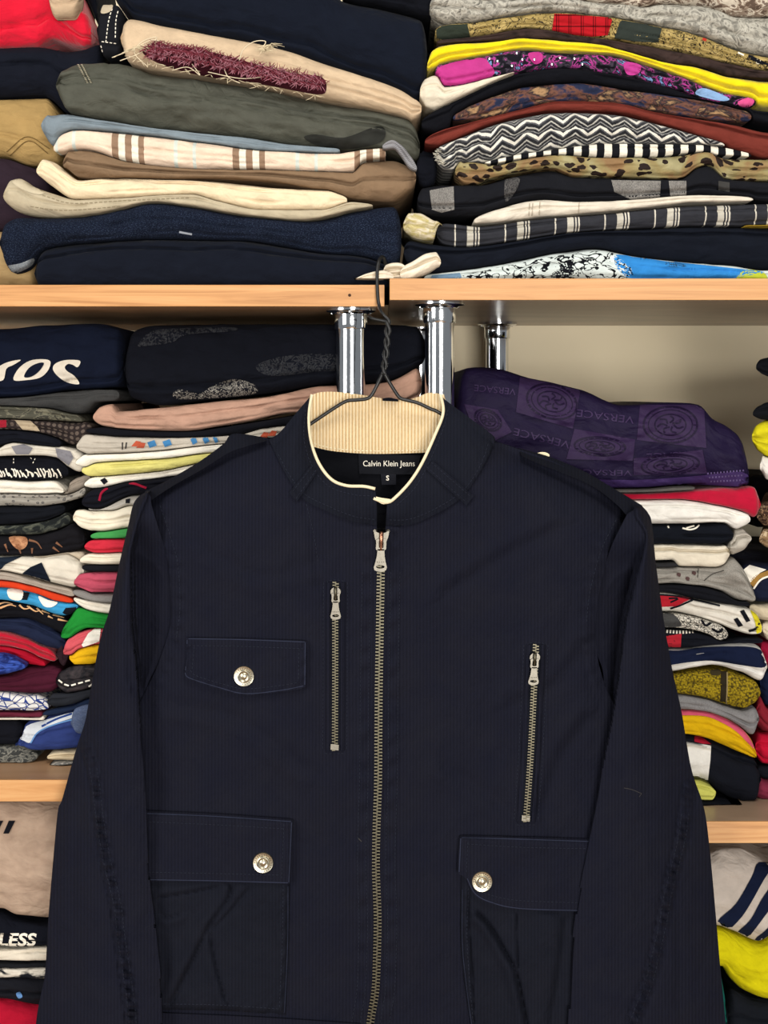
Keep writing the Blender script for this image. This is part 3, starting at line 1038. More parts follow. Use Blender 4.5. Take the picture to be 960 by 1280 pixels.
G('folded_tshirt', 'indigo and brown photo printed tee above the rust one', 'tshirt', [(566, 146), (590, 131), (620, 119), (660, 107), (720, 104), (780, 113), (850, 123), (900, 131), (938, 141)],
  [(567, 150), (590, 149), (620, 146), (650, 137), (700, 126), (760, 128), (820, 140), (870, 148), (938, 153)], cloth('photo_tee', None, photo_tee))
G('folded_sweater', 'black fleece folded around white trim, under the sequin top', 'sweater', [(527, 150), (545, 137), (570, 126), (600, 112), (650, 92), (700, 86), (760, 93), (820, 106), (880, 126), (960, 140), (XZ, 145)],
  [(527, 160), (545, 165), (575, 152), (595, 131), (620, 118), (660, 106), (720, 103), (780, 112), (850, 122), (900, 135), (960, 155), (XZ, 160)], plain('0e0f15', weave=12, wb=.6))
G('folded_jersey', 'off white fleece edge beside magenta sequin top', 'top', [(525, 112), (532, 97), (545, 92), (556, 109), (580, 106), (610, 99), (642, 92)], [(526, 120), (533, 133), (550, 136), (570, 126), (600, 111), (642, 95)], plain('ddd3be', wb=.5), dy=-.002)
sq = G('folded_jersey', 'magenta and black sequinned top under yellow tee', 'top', [(544, 88), (552, 81), (600, 71), (650, 63), (700, 66), (760, 69), (800, 79), (850, 96), (900, 116), (944, 124)],
       [(545, 95), (556, 108), (590, 104), (620, 98), (650, 90), (690, 85), (740, 90), (800, 100), (850, 113), (900, 131), (944, 134)], blotch('sequin_print', [(.3, '17151d'), (.46, '3b3440'), (.52, 'a03a83'), (.57, '1b1a22'), (.63, '6a86b0'), (.7, '2a2830')], .9, 1.2, .5))
decal(sq, [(545, 90), (556, 81), (600, 72), (612, 80), (618, 92), (600, 100), (560, 107), (548, 100)], plain('b2337f', rough=.6), 'magenta_patch')
decal(sq, [(660, 67), (676, 66), (678, 76), (668, 80)], plain('b2337f'), 'magenta_patch')
decal(sq, [(878, 110), (900, 117), (912, 124), (900, 126), (870, 118)], plain('7fa0c8'), 'blue_patch')
decal(sq, [(922, 128), (935, 122), (943, 126), (938, 133), (928, 134)], plain('cc4f86'), 'pink_patch')
decal(sq, [(780, 78), (800, 81), (798, 92), (784, 93)], plain('b03a86'), 'magenta_patch')
M_SEQ = NB('sequin').done('f2f2f4', .15, metal=1.0)
for (a, b) in ((612, 73), (622, 76), (640, 82), (653, 74), (668, 74), (700, 72), (718, 73), (728, 80), (646, 66), (690, 80)):
    c0 = proj(bvh(sq), a, b, .0012)
    if c0:
        lathe('sequin', [(.0011, -.0004), (.0011, .0002), (.0005, .0005)], c0, (0, -1, .2), M_SEQ, sq, 10)
G('folded_tshirt', 'bright yellow tee folded under the dark mesh garment', 'tshirt', [(534, 80), (540, 64), (552, 57), (600, 53), (660, 50), (740, 56), (790, 69), (830, 79), (870, 84), (910, 96), (960, 101), (XZ, 104)],
  [(535, 86), (550, 83), (600, 71), (650, 62), (700, 65), (760, 68), (800, 78), (850, 94), (900, 114), (960, 132), (XZ, 134)], plain('e2ce14', sheen=.15), nmax=.02, folds=(-.3,))
G('folded_blouse', 'dark brown sheer blouse between yellow tee and ornate shirt', 'blouse', [(546, 51), (600, 46), (660, 36), (720, 45), (790, 55), (850, 66), (920, 82), (960, 90), (XZ, 94)],
  [(547, 57), (600, 52), (660, 49), (740, 55), (800, 70), (840, 80), (880, 85), (910, 95), (960, 101), (XZ, 103)], blotch('brown_sheer', [(.35, '211a18'), (.6, '392c29')], .6, interp='LINEAR'))


def baroque(nb):
    d = nb.math('ABSOLUTE', nb.math('SUBTRACT', nb.noise(nb.uv(1, 1.2), .9, 2, .5, 2.5), .5))
    base = nb.ramp(nb.noise(nb.uv(), 1.1, 3), [(.3, '8d7a45'), (.7, 'b09a63')], 'LINEAR')
    ln = nb.ramp(d, [(0, 1.0), (.03, 0.0)])
    return nb.mix(ln, base, '2a2318')


def tartan(nb):
    u, v = nb.sep(nb.uv())
    a = nb.ramp(nb.math('FRACT', nb.math('MULTIPLY', u, 1.0)), [(0, 1.0), (.18, .25), (.26, 1.0), (.36, .25), (.42, 1.0)])
    b = nb.ramp(nb.math('FRACT', nb.math('MULTIPLY', v, 1.1)), [(0, 1.0), (.3, .3), (.42, 1.0)])
    return nb.mix(1.0, nb.mix(1.0, 'a5161f', a, 'MULTIPLY'), b, 'MULTIPLY')


bq = G('folded_shirt', 'gold ornate patchwork shirt with red tartan and dark green panels', 'shirt', [(544, 35), (560, 31), (590, 29), (650, 19), (690, 16), (760, 21), (830, 33), (880, 46), (920, 63), (960, 72), (XZ, 84)],
       [(545, 48), (570, 51), (600, 46), (660, 37), (720, 45), (790, 54), (850, 66), (920, 81), (960, 92), (XZ, 100)], cloth('gold_baroque', None, baroque, rough=.6))
decal(bq, [(545, 34), (562, 31), (584, 30), (588, 47), (560, 51), (546, 48)], plain('2a3129'), 'green_panel', smooth=False)
decal(bq, [(693, 17), (720, 18), (740, 20), (766, 22), (760, 44), (740, 46), (720, 44), (690, 38)], cloth('red_tartan', None, tartan), 'tartan_panel', smooth=False)
decal(bq, [(776, 24), (800, 28), (828, 33), (823, 53), (795, 52), (768, 48)], plain('2d332f'), 'green_panel', smooth=False)
ribbon(bq, [[(834, 34), (860, 42), (880, 49), (905, 58)]], 3.5, plain('b5382a'), 'red_trim')
ribbon(bq, [[(905, 58), (930, 68), (960, 82)]], 5, M_PRB, 'black_trim')
lettering(bq, 'U', 944, 79, 6, M_PRW, rot=.3)
ribbon(bq, [[(915, 62), (930, 69)]], 2, M_PRW, 'print', off=.0012)
G('folded_shirt', 'grey and white marbled shirt folded loosely', 'shirt', [(537, 8), (542, -3), (560, -8), (600, 2), (700, 0), (760, 4), (800, 8), (830, 4), (880, 8), (920, 20), (960, 20), (XZ, 20)],
  [(538, 16), (552, 27), (570, 32), (600, 28), (650, 18), (690, 15), (760, 20), (830, 32), (880, 45), (920, 60), (960, 70), (XZ, 82)], blotch('marbled', [(.3, '5e5c56'), (.45, '8b887f'), (.55, 'b5b1a5'), (.66, '77746d'), (.75, '4a4945')], 1.0, 1.1, 1.5, 'LINEAR'), wr=1.8, lump=.003)
G('folded_scarf', 'brown and cream camouflage scarf on top of the marbled shirt', 'scarf', [(560, -70), (XZ, -70)], [(560, -6), (600, 1), (700, -1), (760, 3), (800, 7), (830, 3), (880, 7), (920, 19), (960, 19), (XZ, 19)],
  blotch('brown_camo', [(.3, '5d4d42'), (.42, '8d7c6d'), (.5, 'c2b7a6'), (.6, '74655a'), (.7, 'a79a8b')], .8, 1.5, 1.2), wr=1.5)

# =================================================================== lower left shelf: narrow stack at the side
ENV.update(zmin=zLL1, zmax=zUL0, group='folded clothes on the lower left shelf', Y=1.192, key='LLa', dcut=None)
XA = -150
ns = G('folded_sweatshirt', 'navy sweatshirt with cream brush script lettering on top of the stack', 'sweatshirt', [(XA, 412), (0, 410), (50, 406), (120, 404), (153, 411)], [(XA, 500), (0, 497), (40, 494), (80, 488), (130, 485), (153, 483)], plain('0f1526'), nmax=.02, folds=(-.75,))
M_SCR = plain('d9d0c0', wb=.1)
decal(ns, [(-9, 475), (-5, 462), (4, 455), (16, 451), (26, 450), (17, 456), (8, 461), (4, 475)], M_SCR, 'script_lettering')
decal(ns, [(17, 475), (23, 461), (37, 451), (54, 449), (63, 452), (60, 463), (50, 472), (34, 475)], M_SCR, 'script_lettering')
decal(ns, [(30, 471), (36, 460), (47, 454), (55, 454), (49, 464), (39, 471)], plain('0f1526'), 'letter_gap', off=.0015)
decal(ns, [(100, 451), (97, 459), (91, 456), (85, 455), (81, 459), (84, 464), (93, 470), (99, 480), (84, 478), (72, 470), (66, 461), (70, 454), (83, 450)], M_SCR, 'script_lettering')
G('folded_tshirt', 'charcoal mottled tee directly under the lettered navy sweatshirt', 'tshirt', [(XA, 500), (0, 497), (40, 495), (80, 490), (120, 487), (150, 487)], [(XA, 508), (0, 507), (60, 510), (97, 517), (110, 513), (120, 503), (150, 501)], heather('25262a', '4a4a48'))
G('folded_tshirt', 'olive grey tee with faint leaf print, third from the top', 'tshirt', [(XA, 508), (0, 507), (60, 511), (97, 519), (104, 524)], [(XA, 523), (0, 523), (50, 525), (104, 527)], blotch('olive_leaf', [(.4, '4b4a40'), (.5, '6d6a5a'), (.56, '3d3c36'), (.66, '5c5a4d')], .7))
bd = G('folded_shirt', 'brown polka dot shirt with beige patch', 'shirt', [(XA, 525), (0, 524), (50, 526), (100, 526), (116, 533)], [(XA, 537), (0, 536), (40, 539), (70, 546), (92, 556), (116, 545)],
       cells('brown_dots', [(0, '5a4f48'), (.34, '2b2423')], 1.9, 1.0, 'F1', .15))
decal(bd, [(18, 525), (38, 526), (46, 533), (50, 539), (28, 537)], plain('a8987f'), 'beige_patch', smooth=False)
decal(bd, [(-10, 525), (8, 525), (8, 534), (-10, 535)], plain('8e1d2c'), 'red_patch', smooth=False)
G('folded_tshirt', 'black tee with cream tab under polka dot shirt', 'tshirt', [(XA, 538), (0, 537), (40, 540), (70, 547), (78, 551)], [(XA, 556), (0, 556), (20, 552), (50, 556), (78, 558)], plain('0f1119'))
wg = G('folded_shirt', 'white shirt with grey blocks, sagging towards the yellow tee', 'shirt', [(XA, 562), (0, 560), (12, 553), (40, 556), (65, 557), (95, 562), (108, 570)], [(XA, 570), (0, 570), (50, 569), (70, 572), (85, 584), (98, 590), (108, 585)], plain('cbc4b6'), dy=-.003)
for q in ([(14, 558), (30, 555), (41, 560), (36, 568), (20, 568)], [(69, 560), (88, 564), (92, 572), (86, 582), (72, 572)], [(52, 551), (64, 546), (68, 550), (58, 557)]):
    decal(wg, q, plain('77757a'), 'grey_block', smooth=False)
bw = G('folded_tshirt', 'black tee with jagged white gothic lettering', 'tshirt', [(XA, 571), (0, 571), (50, 570), (70, 573), (86, 586)], [(XA, 600), (0, 599), (40, 601), (70, 599), (86, 594)], plain('0e0f16'))
rn = random.Random(11)
jag = []
for k_ in range(22):
    a = -4 + k_ * 3.6
    jag.append([(a, 588 + rn.uniform(-3, 3)), (a + 3, 592 + rn.uniform(-4, 3)), (a + 2 + rn.uniform(0, 4), 597 + rn.uniform(-2, 1))])
ribbon(bw, jag, 1.7, M_PRW, 'gothic_lettering')
ribbon(bw, [[(38, 572), (42, 576)], [(17, 573), (17, 580)], [(44, 573), (40, 581)]], 1, M_PRW, 'gothic_lettering', dash=(2, 2))
G('folded_tshirt', 'white tee folded thick under the gothic lettered one', 'tshirt', [(XA, 600), (0, 599), (50, 601), (70, 602), (81, 611)], [(XA, 616), (0, 616), (50, 617), (81, 615)], plain('e4ddcf'))
G('folded_tshirt', 'taupe jersey end poking out beside the white tee', 'tshirt', [(78, 612), (95, 598), (113, 592)], [(78, 619), (95, 614), (113, 604)], plain('8d8276'), dy=.004, dep=.1)
G('folded_shirt', 'grey lace patterned shirt under the thick white tee', 'shirt', [(XA, 618), (0, 617), (50, 618), (80, 617), (108, 606)], [(XA, 632), (0, 632), (50, 632), (80, 628), (108, 620)],
  cells('grey_lace', [(0, '2e2d2f'), (.10, '7d7972'), (.2, '454345'), (.32, '938e85')], 2.3, 1.2))
G('folded_tshirt', 'plain black tee under the grey lace shirt', 'tshirt', [(XA, 633), (0, 633), (50, 633), (82, 630)], [(XA, 656), (0, 656), (50, 652), (82, 641)], plain('0f1117'))
G('folded_shirt', 'dark grey green camouflage shirt under the plain black tee', 'shirt', [(XA, 657), (0, 657), (50, 653), (82, 641), (88, 646)], [(XA, 669), (0, 668), (40, 668), (70, 662), (88, 655)], blotch('dark_camo', [(.4, '1f2222'), (.5, '3c3f39'), (.6, '55574d'), (.7, '282b2a')], 1.0))
fp = G('folded_tshirt', 'black tee with bronze toned photo print', 'tshirt', [(XA, 670), (0, 669), (40, 669), (70, 663), (90, 655), (106, 662)], [(XA, 694), (0, 694), (50, 695), (80, 691), (106, 686)], plain('141317'))
decal(fp, [(11, 672), (22, 670), (33, 672), (34, 681), (27, 687), (18, 684)], blotch('bronze', [(.35, '8a5b40'), (.6, 'c08d68')], 2.0, interp='LINEAR'), 'print')
ribbon(fp, [[(36, 675), (46, 678), (52, 686)], [(6, 680), (10, 690)], [(40, 685), (40, 692)], [(66, 684), (74, 690)], [(70, 678), (78, 684)], [(24, 686), (26, 692)]], 3, plain('7a5540'), 'print', wend=1)
wt = G('folded_sweatshirt', 'white towelling sweatshirt with black triangles', 'sweatshirt', [(XA, 697), (0, 696), (50, 696), (80, 692), (104, 706)], [(XA, 714), (0, 713), (30, 719), (60, 728), (90, 735), (105, 725)], plain('d8d0c0', wb=.5), dy=-.003)
decal(wt, [(25, 719), (38, 709), (52, 703), (58, 716), (64, 728), (45, 723)], plain('121824'), 'black_triangle', smooth=False)
decal(wt, [(-12, 697), (28, 695), (18, 700), (6, 706), (1, 712), (-12, 712)], plain('1b2431'), 'black_triangle', smooth=False)
G('folded_tshirt', 'thin cream cloth edge above the white towelling sweatshirt', 'tshirt', [(44, 694), (70, 692), (100, 689), (108, 690)], [(46, 696), (80, 701), (108, 700)], plain('b9ab96'), dy=.004, dep=.1)
G('folded_tshirt', 'taupe grey tee below the black triangles', 'tshirt', [(XA, 715), (0, 714), (30, 720), (60, 729), (93, 737)], [(XA, 724), (0, 724), (40, 730), (70, 740), (94, 747)], plain('a3978a'))
G('folded_tshirt', 'vivid orange red tee under the taupe one', 'tshirt', [(XA, 725), (0, 725), (40, 731), (70, 741), (93, 748)], [(XA, 734), (0, 733), (40, 739), (70, 750), (93, 753)], plain('c93a1c'))
sb = G('folded_tshirt', 'sky blue tee with white and black shapes', 'tshirt', [(XA, 735), (0, 734), (40, 740), (70, 751), (98, 755)], [(XA, 751), (0, 750), (40, 756), (80, 769), (99, 762)], plain('3a93c4'))
decal(sb, [(10, 736), (28, 738), (26, 750), (12, 748)], WHITE, 'white_shape')
decal(sb, [(48, 745), (60, 750), (72, 753), (64, 759), (54, 757)], WHITE, 'white_shape')
decal(sb, [(29, 740), (37, 741), (34, 750), (27, 750)], M_PRB, 'black_shape', smooth=False)
decal(sb, [(82, 760), (95, 759), (96, 768), (84, 770), (78, 766)], M_PRB, 'black_shape', smooth=False)
bo = G('folded_tshirt', 'black tee with cream and orange flame lettering', 'tshirt', [(XA, 752), (0, 752), (40, 757), (80, 770), (88, 777)], [(XA, 772), (0, 772), (30, 771), (60, 781), (88, 795)], plain('0f0f14'))
ribbon(bo, [[(-6, 757), (6, 753), (16, 755)], [(0, 760), (12, 756), (20, 758)], [(24, 756), (30, 761), (38, 760)], [(34, 757), (44, 764), (50, 763)], [(46, 760), (54, 768)], [(52, 763), (62, 767)], [(66, 768), (80, 772)], [(72, 774), (86, 777)], [(60, 770), (66, 773)]], 2.6, plain('d9a878'), 'flame_lettering', wend=.8)
G('folded_tshirt', 'plain dark navy tee under the flame lettered one', 'tshirt', [(XA, 774), (0, 773), (30, 772), (60, 782), (82, 797)], [(XA, 789), (0, 788), (30, 796), (60, 809), (83, 812)], plain('1a2138'))
G('folded_tshirt', 'bright red tee folded with two layers under the navy one', 'tshirt', [(XA, 790), (0, 789), (30, 797), (60, 810), (70, 818)], [(XA, 806), (0, 806), (30, 812), (55, 824), (70, 828)], plain('b3112a', sheen=.2), folds=(.1,))
G('folded_tshirt', 'deep red tee directly above the burgundy sweatshirt', 'tshirt', [(XA, 808), (0, 807), (30, 813), (55, 825), (58, 828)], [(XA, 830), (0, 820), (30, 829), (50, 831), (58, 832)], plain('a30f27'))
G('folded_scarf', 'royal blue satin scarf end beside the red tees', 'scarf', [(XA, 818), (0, 817), (15, 820), (33, 831)], [(XA, 845), (0, 844), (20, 839), (33, 833)], blotch('royal_blue', [(.4, '16245e'), (.6, '3550a3')], 1.2, interp='LINEAR', rough=.5), dy=-.016, dep=.012)
G('folded_sweatshirt', 'burgundy sweatshirt folded thick under the red tees', 'sweatshirt', [(XA, 846), (0, 845), (20, 841), (40, 833), (60, 832), (78, 838)], [(XA, 863), (0, 863), (40, 868), (62, 866), (80, 850)], plain('431526'))
G('folded_shirt', 'white shirt with cracked blue line pattern', 'shirt', [(XA, 864), (0, 864), (40, 867), (55, 873), (61, 880)], [(XA, 888), (0, 888), (40, 889), (61, 886)], cells('blue_veins', [(0, '2c3d7c'), (.055, 'd5d3d0')], 1.5, 1.0, 'DISTANCE_TO_EDGE'), dy=-.002)
G('folded_tshirt', 'thin burgundy tee below the blue veined shirt', 'tshirt', [(XA, 889), (0, 889), (40, 890), (54, 889)], [(XA, 896), (0, 896), (54, 895)], plain('5c2030'), endr=4)
G('folded_tshirt', 'thin white tee edge below the thin burgundy tee', 'tshirt', [(XA, 896), (0, 896), (57, 894)], [(XA, 901), (0, 900), (57, 899)], plain('d9d0c0'), endr=3)
G('folded_sweatshirt', 'black ribbed sweatshirt beside the blue and white towel', 'sweatshirt', [(XA, 902), (0, 901), (27, 902)], [(XA, 930), (0, 930), (29, 930)], plain('0e0f16', wb=.6))
tw = G('folded_towel', 'blue and white striped towel folded beside the jacket sleeve', 'towel', [(21, 920), (30, 907), (60, 897), (90, 889), (130, 885), (230, 883)], [(22, 926), (40, 937), (70, 938), (100, 936), (230, 936)], plain('2c3a70', wb=.5), dy=-.01, nmax=.02)
decal(tw, [(24, 921), (34, 907), (60, 899), (92, 890), (100, 894), (70, 904), (48, 914), (38, 928), (30, 926)], plain('c9cdd2', wb=.5), 'white_stripe')
ribbon(tw, [[(52, 908), (70, 899), (90, 892)]], 2.5, plain('27407f'), 'blue_stripe', off=.0012)
ribbon(tw, [[(38, 929), (48, 915), (70, 905), (100, 897)]], 1.8, plain('5f86b8'), 'blue_stripe', off=.0012)
G('folded_scarf', 'grey camouflage scarf lying on the lower board', 'scarf', [(XA, 930), (0, 929), (20, 931), (46, 942)], [(XA, 955), (0, 955), (25, 955), (47, 949)], blotch('grey_camo', [(.35, '3a3b3a'), (.48, '77756d'), (.58, '4a4b49'), (.68, '97948a')], 1.3), dy=-.006, wr=1.6)
G('folded_tshirt', 'cream tee corner under the striped towel', 'tshirt', [(61, 942), (75, 938), (230, 937)], [(62, 947), (75, 949), (230, 949)], plain('c9b899'), dy=-.008, wr=1.6, dep=.12)
G('folded_scarf', 'pale grey crinkled scarf under the cream corner, on the board', 'scarf', [(63, 955), (80, 950), (230, 950)], [(63, 958), (80, 962), (230, 962)], blotch('pale_crinkle', [(.4, '7d7b78'), (.55, 'bdb8ae')], 2.0), dy=-.013, wr=2, dep=.12)

# ------------------------------------------------ lower left shelf: wide stack behind the jacket
ENV.update(Y=1.1855, key='LL', dcut=[(119, 1, 1.1912)])
bl = G('folded_sweatshirt', 'black sweatshirt with grey floral lace print beneath the trouser shelf', 'sweatshirt', [(156, 430), (168, 412), (190, 406), (350, 404), (480, 405), (520, 408), (532, 425)],
       [(156, 496), (200, 507), (250, 501), (300, 496), (360, 488), (420, 479), (480, 477), (532, 452)], plain('0d0f17'), nmax=.02, folds=(-.6,))
M_LACE = cloth('grey_lace_print', None, lambda nb: nb.ramp(nb.noise(nb.uv(), 3.2, 3, .6, 2.2), [(.42, '17171d'), (.52, '8f8a82'), (.58, '2a2a2e'), (.64, 'b5b0a4')]))
decal(bl, [(216, 492), (224, 487), (236, 489), (250, 492), (262, 484), (290, 474), (312, 478), (322, 485), (318, 492), (290, 496), (240, 499), (220, 498)], M_LACE, 'lace_print')
M_LACE2 = cloth('faint_lace_print', None, lambda nb: nb.ramp(nb.noise(nb.uv(), 2.2, 4, .6, 2.5), [(.46, '0d0f17'), (.56, '36373a'), (.62, '14161d'), (.7, '2a2b30')], 'LINEAR'))
decal(bl, [(172, 432), (190, 414), (230, 410), (290, 409), (290, 414), (235, 418), (215, 428), (185, 432)], M_LACE2, 'lace_print')
decal(bl, [(320, 458), (350, 446), (400, 442), (440, 446), (440, 462), (400, 464), (340, 470)], M_LACE2, 'lace_print')
G('folded_sweatshirt', 'dusty pink sweatshirt folded under the black lace printed one', 'sweatshirt', [(117, 519), (126, 508), (140, 505), (146, 514), (200, 510), (260, 503), (330, 497), (400, 483), (470, 480), (505, 465), (527, 458)],
  [(117, 523), (128, 532), (160, 536), (220, 539), (300, 529), (370, 516), (450, 520), (527, 500)], plain('b08b78'), nmax=.018, wr=1.2)
bt = G('folded_tshirt', 'black tee under the dusty pink sweatshirt', 'tshirt', [(108, 536), (130, 534), (220, 540), (300, 531), (372, 519)], [(108, 541), (150, 545), (220, 546), (300, 542), (330, 534), (372, 530)], plain('0f1016'))
gs = G('folded_tshirt', 'pale grey tee with blue and orange emblems along the fold', 'tshirt', [(97, 556), (108, 543), (150, 546), (220, 547), (300, 543), (330, 534), (370, 531), (450, 531)], [(98, 560), (112, 567), (200, 563), (250, 557), (300, 553), (370, 549), (450, 549)], plain('b5ada0'), wr=.8)
M_BL, M_OR = plain('3f78a8'), plain('b5543c')
for a, b, c, d in ((184, 558, 196, 551), (203, 557, 215, 550), (238, 554, 247, 547), (253, 553, 262, 546), (266, 552, 273, 546)):
    decal(gs, [(a, b - 5), (c - 3, d - 1), (c, d + 6), (a + 3, b + 2)], M_BL, 'blue_emblem', smooth=False)
for a, b in ((170, 555), (176, 557), (330, 544), (340, 542)):
    decal(gs, [(a - 6, b + 3), (a, b - 4), (a + 6, b - 3), (a + 4, b + 3)], M_OR, 'orange_emblem', smooth=False)
ribbon(gs, [[(153, 553), (153, 562)], [(158, 553), (157, 561)]], 1.5, M_PRB, 'print')
G('folded_tshirt', 'white tee folded between the emblem tee and the lemon tee', 'tshirt', [(95, 577), (108, 568), (200, 564), (250, 558), (300, 554), (400, 552)], [(96, 580), (106, 583), (120, 578), (200, 573), (260, 566), (400, 560)], plain('e6e0d2'))
G('folded_tshirt', 'lemon yellow tee in the stack beside the jacket shoulder', 'tshirt', [(103, 586), (120, 578), (200, 574), (260, 567), (400, 561)], [(104, 590), (114, 595), (160, 592), (200, 588), (260, 577), (400, 572)], plain('d2ca78'))
wl = G('folded_tshirt', 'white tee with small black tab under the lemon one', 'tshirt', [(106, 604), (116, 597), (160, 593), (200, 589), (260, 578), (400, 574)], [(107, 607), (118, 610), (160, 602), (200, 597), (260, 590), (400, 588)], plain('e6e0d2'))
decal(wl, [(125, 600), (131, 597), (135, 602), (130, 606)], M_PRB, 'tab', smooth=False)
bc = G('folded_sweatshirt', 'black sweatshirt with crimson piped neckline near the shoulder', 'sweatshirt', [(103, 624), (115, 613), (145, 603), (200, 597), (330, 590)], [(103, 632), (120, 636), (165, 619), (200, 617), (330, 617)], plain('101119'), dy=-.002)
ribbon(bc, [[(124, 626), (127, 616), (136, 609), (148, 605), (165, 604), (183, 610)]], 3.0, plain('8d1730'), 'crimson_piping', rise=.0012)
gw = G('folded_tshirt', 'grey and white striped tee above the thick cream one', 'tshirt', [(112, 634), (140, 624), (165, 618), (200, 618), (330, 618)], [(112, 637), (140, 637), (165, 631), (200, 631), (330, 631)], plain('aaa59c'), dy=.003)
decal(gw, [(157, 624), (163, 623), (162, 629), (157, 629)], M_PRB, 'stripe', smooth=False)
G('folded_sweatshirt', 'thick cream sweatshirt above the green and red tees', 'sweatshirt', [(92, 645), (96, 638), (120, 636), (165, 631), (330, 630)], [(92, 650), (104, 660), (125, 664), (165, 659), (330, 656)], plain('e2d9c4'), dy=-.002)
G('folded_tshirt', 'light green tee between cream sweatshirt and red tee', 'tshirt', [(114, 667), (130, 664), (165, 660), (330, 657)], [(114, 673), (160, 672), (330, 670)], plain('3f8f4b'))
G('folded_tshirt', 'coral red tee under the light green one', 'tshirt', [(106, 681), (116, 675), (160, 673), (330, 671)], [(106, 685), (120, 691), (160, 690), (330, 689)], plain('c02c3c'))
G('folded_tshirt', 'off white tee under the coral red one', 'tshirt', [(101, 698), (112, 692), (150, 691), (330, 690)], [(102, 702), (120, 705), (330, 704)], plain('e2d9c4'))
G('folded_tshirt', 'thin black tee above the pink towelling top', 'tshirt', [(103, 706), (330, 705)], [(104, 712), (120, 714), (330, 712)], plain('131419'))
G('folded_jersey', 'pink towelling top in the stack beside the jacket sleeve', 'top', [(93, 726), (102, 717), (120, 715), (150, 713), (330, 713)], [(93, 730), (104, 736), (120, 741), (330, 742)], plain('b74d61', wb=.6))
G('folded_sweatshirt', 'grey marl sweatshirt under the pink towelling top', 'sweatshirt', [(92, 737), (104, 738), (120, 743), (330, 743)], [(92, 742), (110, 749), (140, 753), (330, 753)], heather('6d6a68', '8f8b87'))
G('folded_tshirt', 'white tee above the kelly green jersey', 'tshirt', [(93, 746), (110, 750), (140, 754), (330, 754)], [(93, 750), (110, 761), (140, 766), (330, 766)], plain('ddd5c6'))
G('folded_jersey', 'kelly green jersey top bunched beside the sleeve', 'top', [(77, 791), (86, 775), (98, 760), (112, 762), (140, 768), (330, 767)], [(77, 795), (86, 797), (98, 790), (110, 785), (140, 786), (330, 784)], plain('1d7f2f'), dy=-.003, wr=1.8, lump=.003)
cw = G('folded_jersey', 'coral and white colour block top under the kelly green jersey', 'top', [(80, 812), (86, 799), (100, 790), (115, 786), (330, 785)], [(80, 818), (88, 818), (100, 810), (130, 804), (330, 802)], plain('c4525a'))
decal(cw, [(102, 806), (110, 792), (118, 786), (126, 786), (124, 802), (104, 809)], WHITE, 'white_block', smooth=False)
G('folded_tshirt', 'dark maroon cloth end beside the coral top', 'tshirt', [(70, 815), (78, 804), (84, 803)], [(70, 820), (80, 832), (86, 826)], plain('2a1a20'), dy=.004, dep=.08)
G('folded_tshirt', 'golden yellow tee folded under the coral and white top', 'tshirt', [(87, 818), (92, 811), (110, 806), (130, 804), (330, 803)], [(87, 823), (94, 830), (125, 829), (330, 827)], plain('d6a717'))
bs = G('folded_jacket', 'black shiny jacket with white streak trim', 'jacket', [(70, 848), (78, 838), (94, 832), (125, 830), (330, 828)], [(70, 854), (84, 865), (120, 858), (330, 856)], blotch('black_shiny', [(.4, '131318'), (.65, '3a3335')], .9, interp='LINEAR', rough=.5))
ribbon(bs, [[(73, 850), (84, 857), (95, 855), (120, 848)], [(103, 863), (116, 855)]], 2, M_PRW, 'white_trim', dash=(6, 3))
G('folded_sweatshirt', 'charcoal sweatshirt below the black shiny jacket', 'sweatshirt', [(60, 874), (68, 866), (84, 866), (120, 860), (330, 858)], [(60, 879), (70, 883), (90, 880), (115, 872), (330, 872)], plain('23252b'))
G('folded_jeans', 'dark blue denim above the striped towel', 'jeans', [(55, 889), (70, 885), (92, 881), (115, 873), (330, 873)], [(55, 893), (70, 892), (92, 886), (120, 880), (330, 876)], plain('18233a'))
dn = G('folded_jeans', 'faded blue denim cuff with a woven edge next to the sleeve', 'jeans', [(89, 900), (94, 886), (110, 880), (150, 878)], [(90, 906), (98, 916), (150, 920)], denim('4d5a78', '8b93a6'), Y=1.178, dep=.006, clip=False)
ribbon(dn, [[(93, 886), (104, 881), (118, 879)]], 4, M_PRW, 'woven_edge', dash=(2, 2))

# =================================================================== lower right shelf
ENV.update(zmin=zLR1, zmax=zUR0, group='folded clothes on the lower right shelf', Y=1.187, key='LR', dcut=[(924, -1, 1.2045)])
XI = 660


def medallion(nb):
    u, v = nb.sep(nb.uv(1, 1, -.06))
    cu = nb.math('ADD', nb.math('FLOOR', nb.math('DIVIDE', u, 5.4)), nb.math('FLOOR', nb.math('DIVIDE', v, 2.7)))
    chk = nb.math('FRACT', nb.math('MULTIPLY', cu, .5))
    return nb.ramp(chk, [(0, '2a1c46'), (.4, '3d2c52')])


